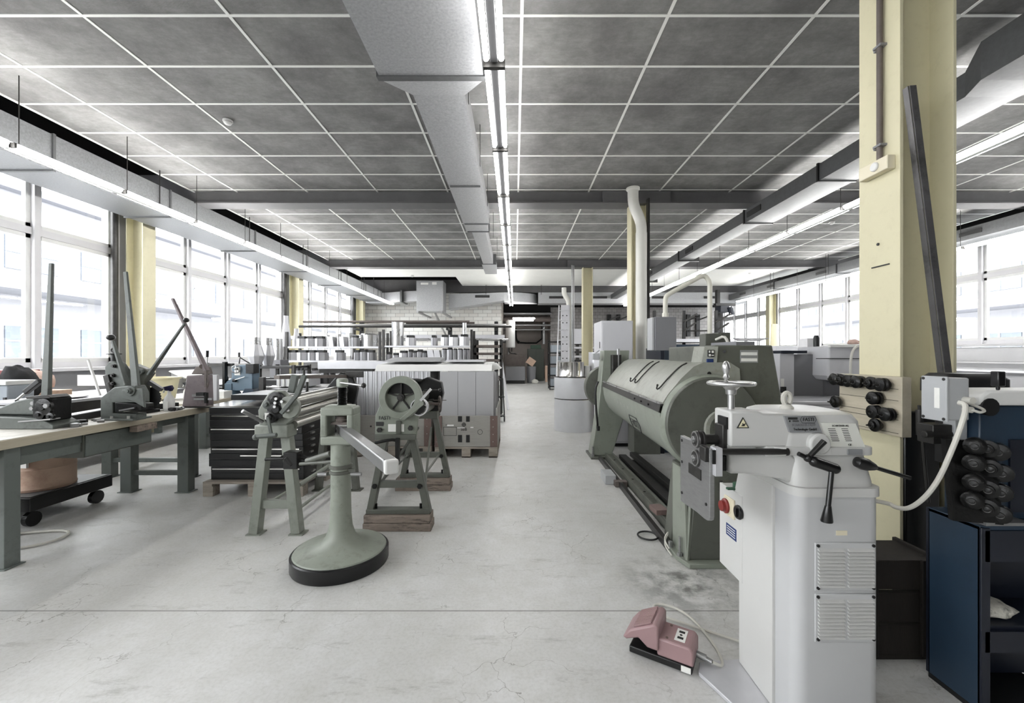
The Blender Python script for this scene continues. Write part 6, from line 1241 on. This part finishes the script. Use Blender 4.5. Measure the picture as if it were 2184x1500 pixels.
part(t,'body',MB().bx(.68,1.55,22.0,22.5,0,1.72),M['darkgreen'],.01); part(t,'door',MB().bx(.70,1.10,21.98,22.0,.05,1.68),M['darkgreen'],.004); part(t,'door',MB().bx(1.13,1.53,21.98,22.0,.05,1.68),M['darkgreen'],.004)
solo('green_crate',MB().bx(.85,1.4,22.0,22.4,1.722,1.92),mat('green_crate',C(44,66,52),.6),'green plastic crate on top of the locker','crate',bev=.01)
solo('waste_bin',MB().lathe([(.2,0),(.24,.8),(.24,.82)],(.82,20.6,0),n=20),M['greymid'],'tall grey waste bin in front of the locker','bin')
solo('cardboard_sheet',MB().box((.80,20.62,1.06),(.4,.25,.34),ry=R(35)),M['cardboard'],'tilted cardboard box sticking out of the grey waste bin','box',bev=.004)
lump('cable_heap',(1.0,20.2,.0),.18,.15,.12,M['cable'],'tangled pale cable heap on the floor before the locker','cable',12)
solo('leaning_board',MB().box((1.62,21.3,.42),(.12,.04,.84)),M['cardboard'],'narrow pale board standing right of the locker','board')
t=thing('tool_shelf','dark shelf unit with boxes on the right of the aisle end','shelf',(1.75,17,0))
for z in (.1,.55,1.0,1.45,1.9): part(t,'shelf',MB().bx(1.38,1.9,16.5,17.2,z,z+.04),M['black'])
for x in (1.38,1.86):
    for y in (16.5,17.16): part(t,'post',MB().bx(x,x+.04,y,y+.04,0,2.0),M['black'])
g='grey boxes in the dark aisle end shelf'
for i in range(4): solo('storage_box',MB().bx(1.45,1.83,16.55,17.1,.142+.45*i,.44+.45*i),M['greyblue'],'grey box in the dark shelf, %s level from the floor'%ORD[i],'box',g,bev=.01)
t=thing('service_pipes','bundle of dark service pipes across the top of the back passage','pipes',(.8,22,3.2))
for z,r in ((3.3,.14),(3.0,.06),(3.62,.08),(2.75,.04)): part(t,'pipe',MB().cyl((-.6,22.3,z),(1.95,22.3,z),r,n=12),M['bronze'] if r>.1 else M['steel'])
part(t,'pipe',MB().cyl((-.35,22.2,1.4),(-.35,22.2,3.3),.05).cyl((1.6,22.9,2.0),(1.6,22.9,3.4),.08),M['steel'])
t=thing('heating_pipe','dark pipe with valves on the pinkish back passage wall','pipe',(.8,24.4,2.0)); part(t,'pipe',MB().tube([(.05,24.55,3.0),(.1,24.55,2.2),(.35,24.55,2.1),(1.6,24.55,2.1),(1.62,24.55,3.1)],.045,8,1).ball((.22,24.50,2.15),.09),M['grease'])
# shelves of sheet metal on the right back wall
t=thing('sheet_rack','rack of flat sheets and bars against the right back wall','sheet rack',(3,15,0))
for k in range(8): part(t,'sheet_pack',MB().bx(1.95,3.6,15.0,16.2,.5+.16*k,.57+.16*k),M['alu'] if k%2 else M['iron'])
for x in (1.95,2.7,3.56): part(t,'post',MB().bx(x,x+.06,14.95,15.0,0,2.0).bx(x,x+.06,16.2,16.25,0,2.0),M['black'])
t=thing('sheet_rack','cantilever rack with brackets right of the hanging control box','sheet rack',(5,13,0))
for k in range(5): part(t,'sheet_pack',MB().bx(4.6,6.9,13,14,1.0+.2*k,1.1+.2*k),M['alu'] if k%2==0 else M['iron'])
for x in (4.7,5.7,6.8): part(t,'post',MB().bx(x,x+.08,14,14.1,0,2.9),M['black']); part(t,'bracket_arm',MB().bar((x,14,2.5),(x+.3,13.6,2.75),.05,.05).bar((x,14,2.2),(x+.25,13.6,2.45),.05,.05),M['iron'])
for i,px in enumerate((1300,1320,1470,1490)):
    t=thing('wall_hook','dark tool bracket on the right back wall, %s from the left'%ORD[i],'bracket',W(px,690,22.5),'tool brackets on the right back wall'); q=W(px,690,22.5)
    part(t,'plate',MB().bx(q.x-.1,q.x+.1,22.55,22.7,2.4,3.6),M['black']); part(t,'arm',MB().bar((q.x,22.5,3.3),(q.x+.5,22.3,3.5),.07,.07).bar((q.x,22.5,2.7),(q.x+.5,22.3,2.7),.07,.07),M['iron'])
solo('wall_cabinet',MB().bx(XX(1222,19),XX(1243,19),19,19.4,1.9,2.6),M['greycab'],'pale metal box between the exhaust pipe and the far column','box',bev=.01)
t=thing('box_stand','steel stand under the pale metal box by the far column','stand',(3,19.2,0)); part(t,'frame',MB().bx(XX(1222,19),XX(1243,19),19,19.4,1.86,1.9).bx(XX(1230,19),XX(1236,19),19.1,19.3,0,1.86),M['iron'])
# ================================================================ CAMERA, LIGHT
cam=bpy.data.cameras.new('camera'); co=bpy.data.objects.new('camera',cam); COL.objects.link(co)
co.location=(0,0,EYE); co.rotation_euler=(R(90),0,0); cam.sensor_width=36; cam.lens=FPX/2184*36; cam.shift_x=-(CX-1092)/2184; cam.shift_y=(HY-750)/2184; cam.clip_start=.05; cam.clip_end=300
scene.camera=co
w=bpy.data.worlds.new('overcast_sky'); scene.world=w; w.use_nodes=True; nt=w.node_tree; bg=nt.nodes['Background']; bg.inputs[0].default_value=(.97,.98,1,1); bg.inputs[1].default_value=SKY
scene.view_settings.view_transform='Standard'; scene.view_settings.look='None'; scene.view_settings.gamma=1; scene.view_settings.exposure=EXPO; scene.view_settings.use_curve_mapping=False
scene.cycles.max_bounces=8; scene.cycles.diffuse_bounces=4; scene.cycles.transparent_max_bounces=12; scene.cycles.sample_clamp_indirect=6; scene.cycles.caustics_reflective=False; scene.cycles.caustics_refractive=False
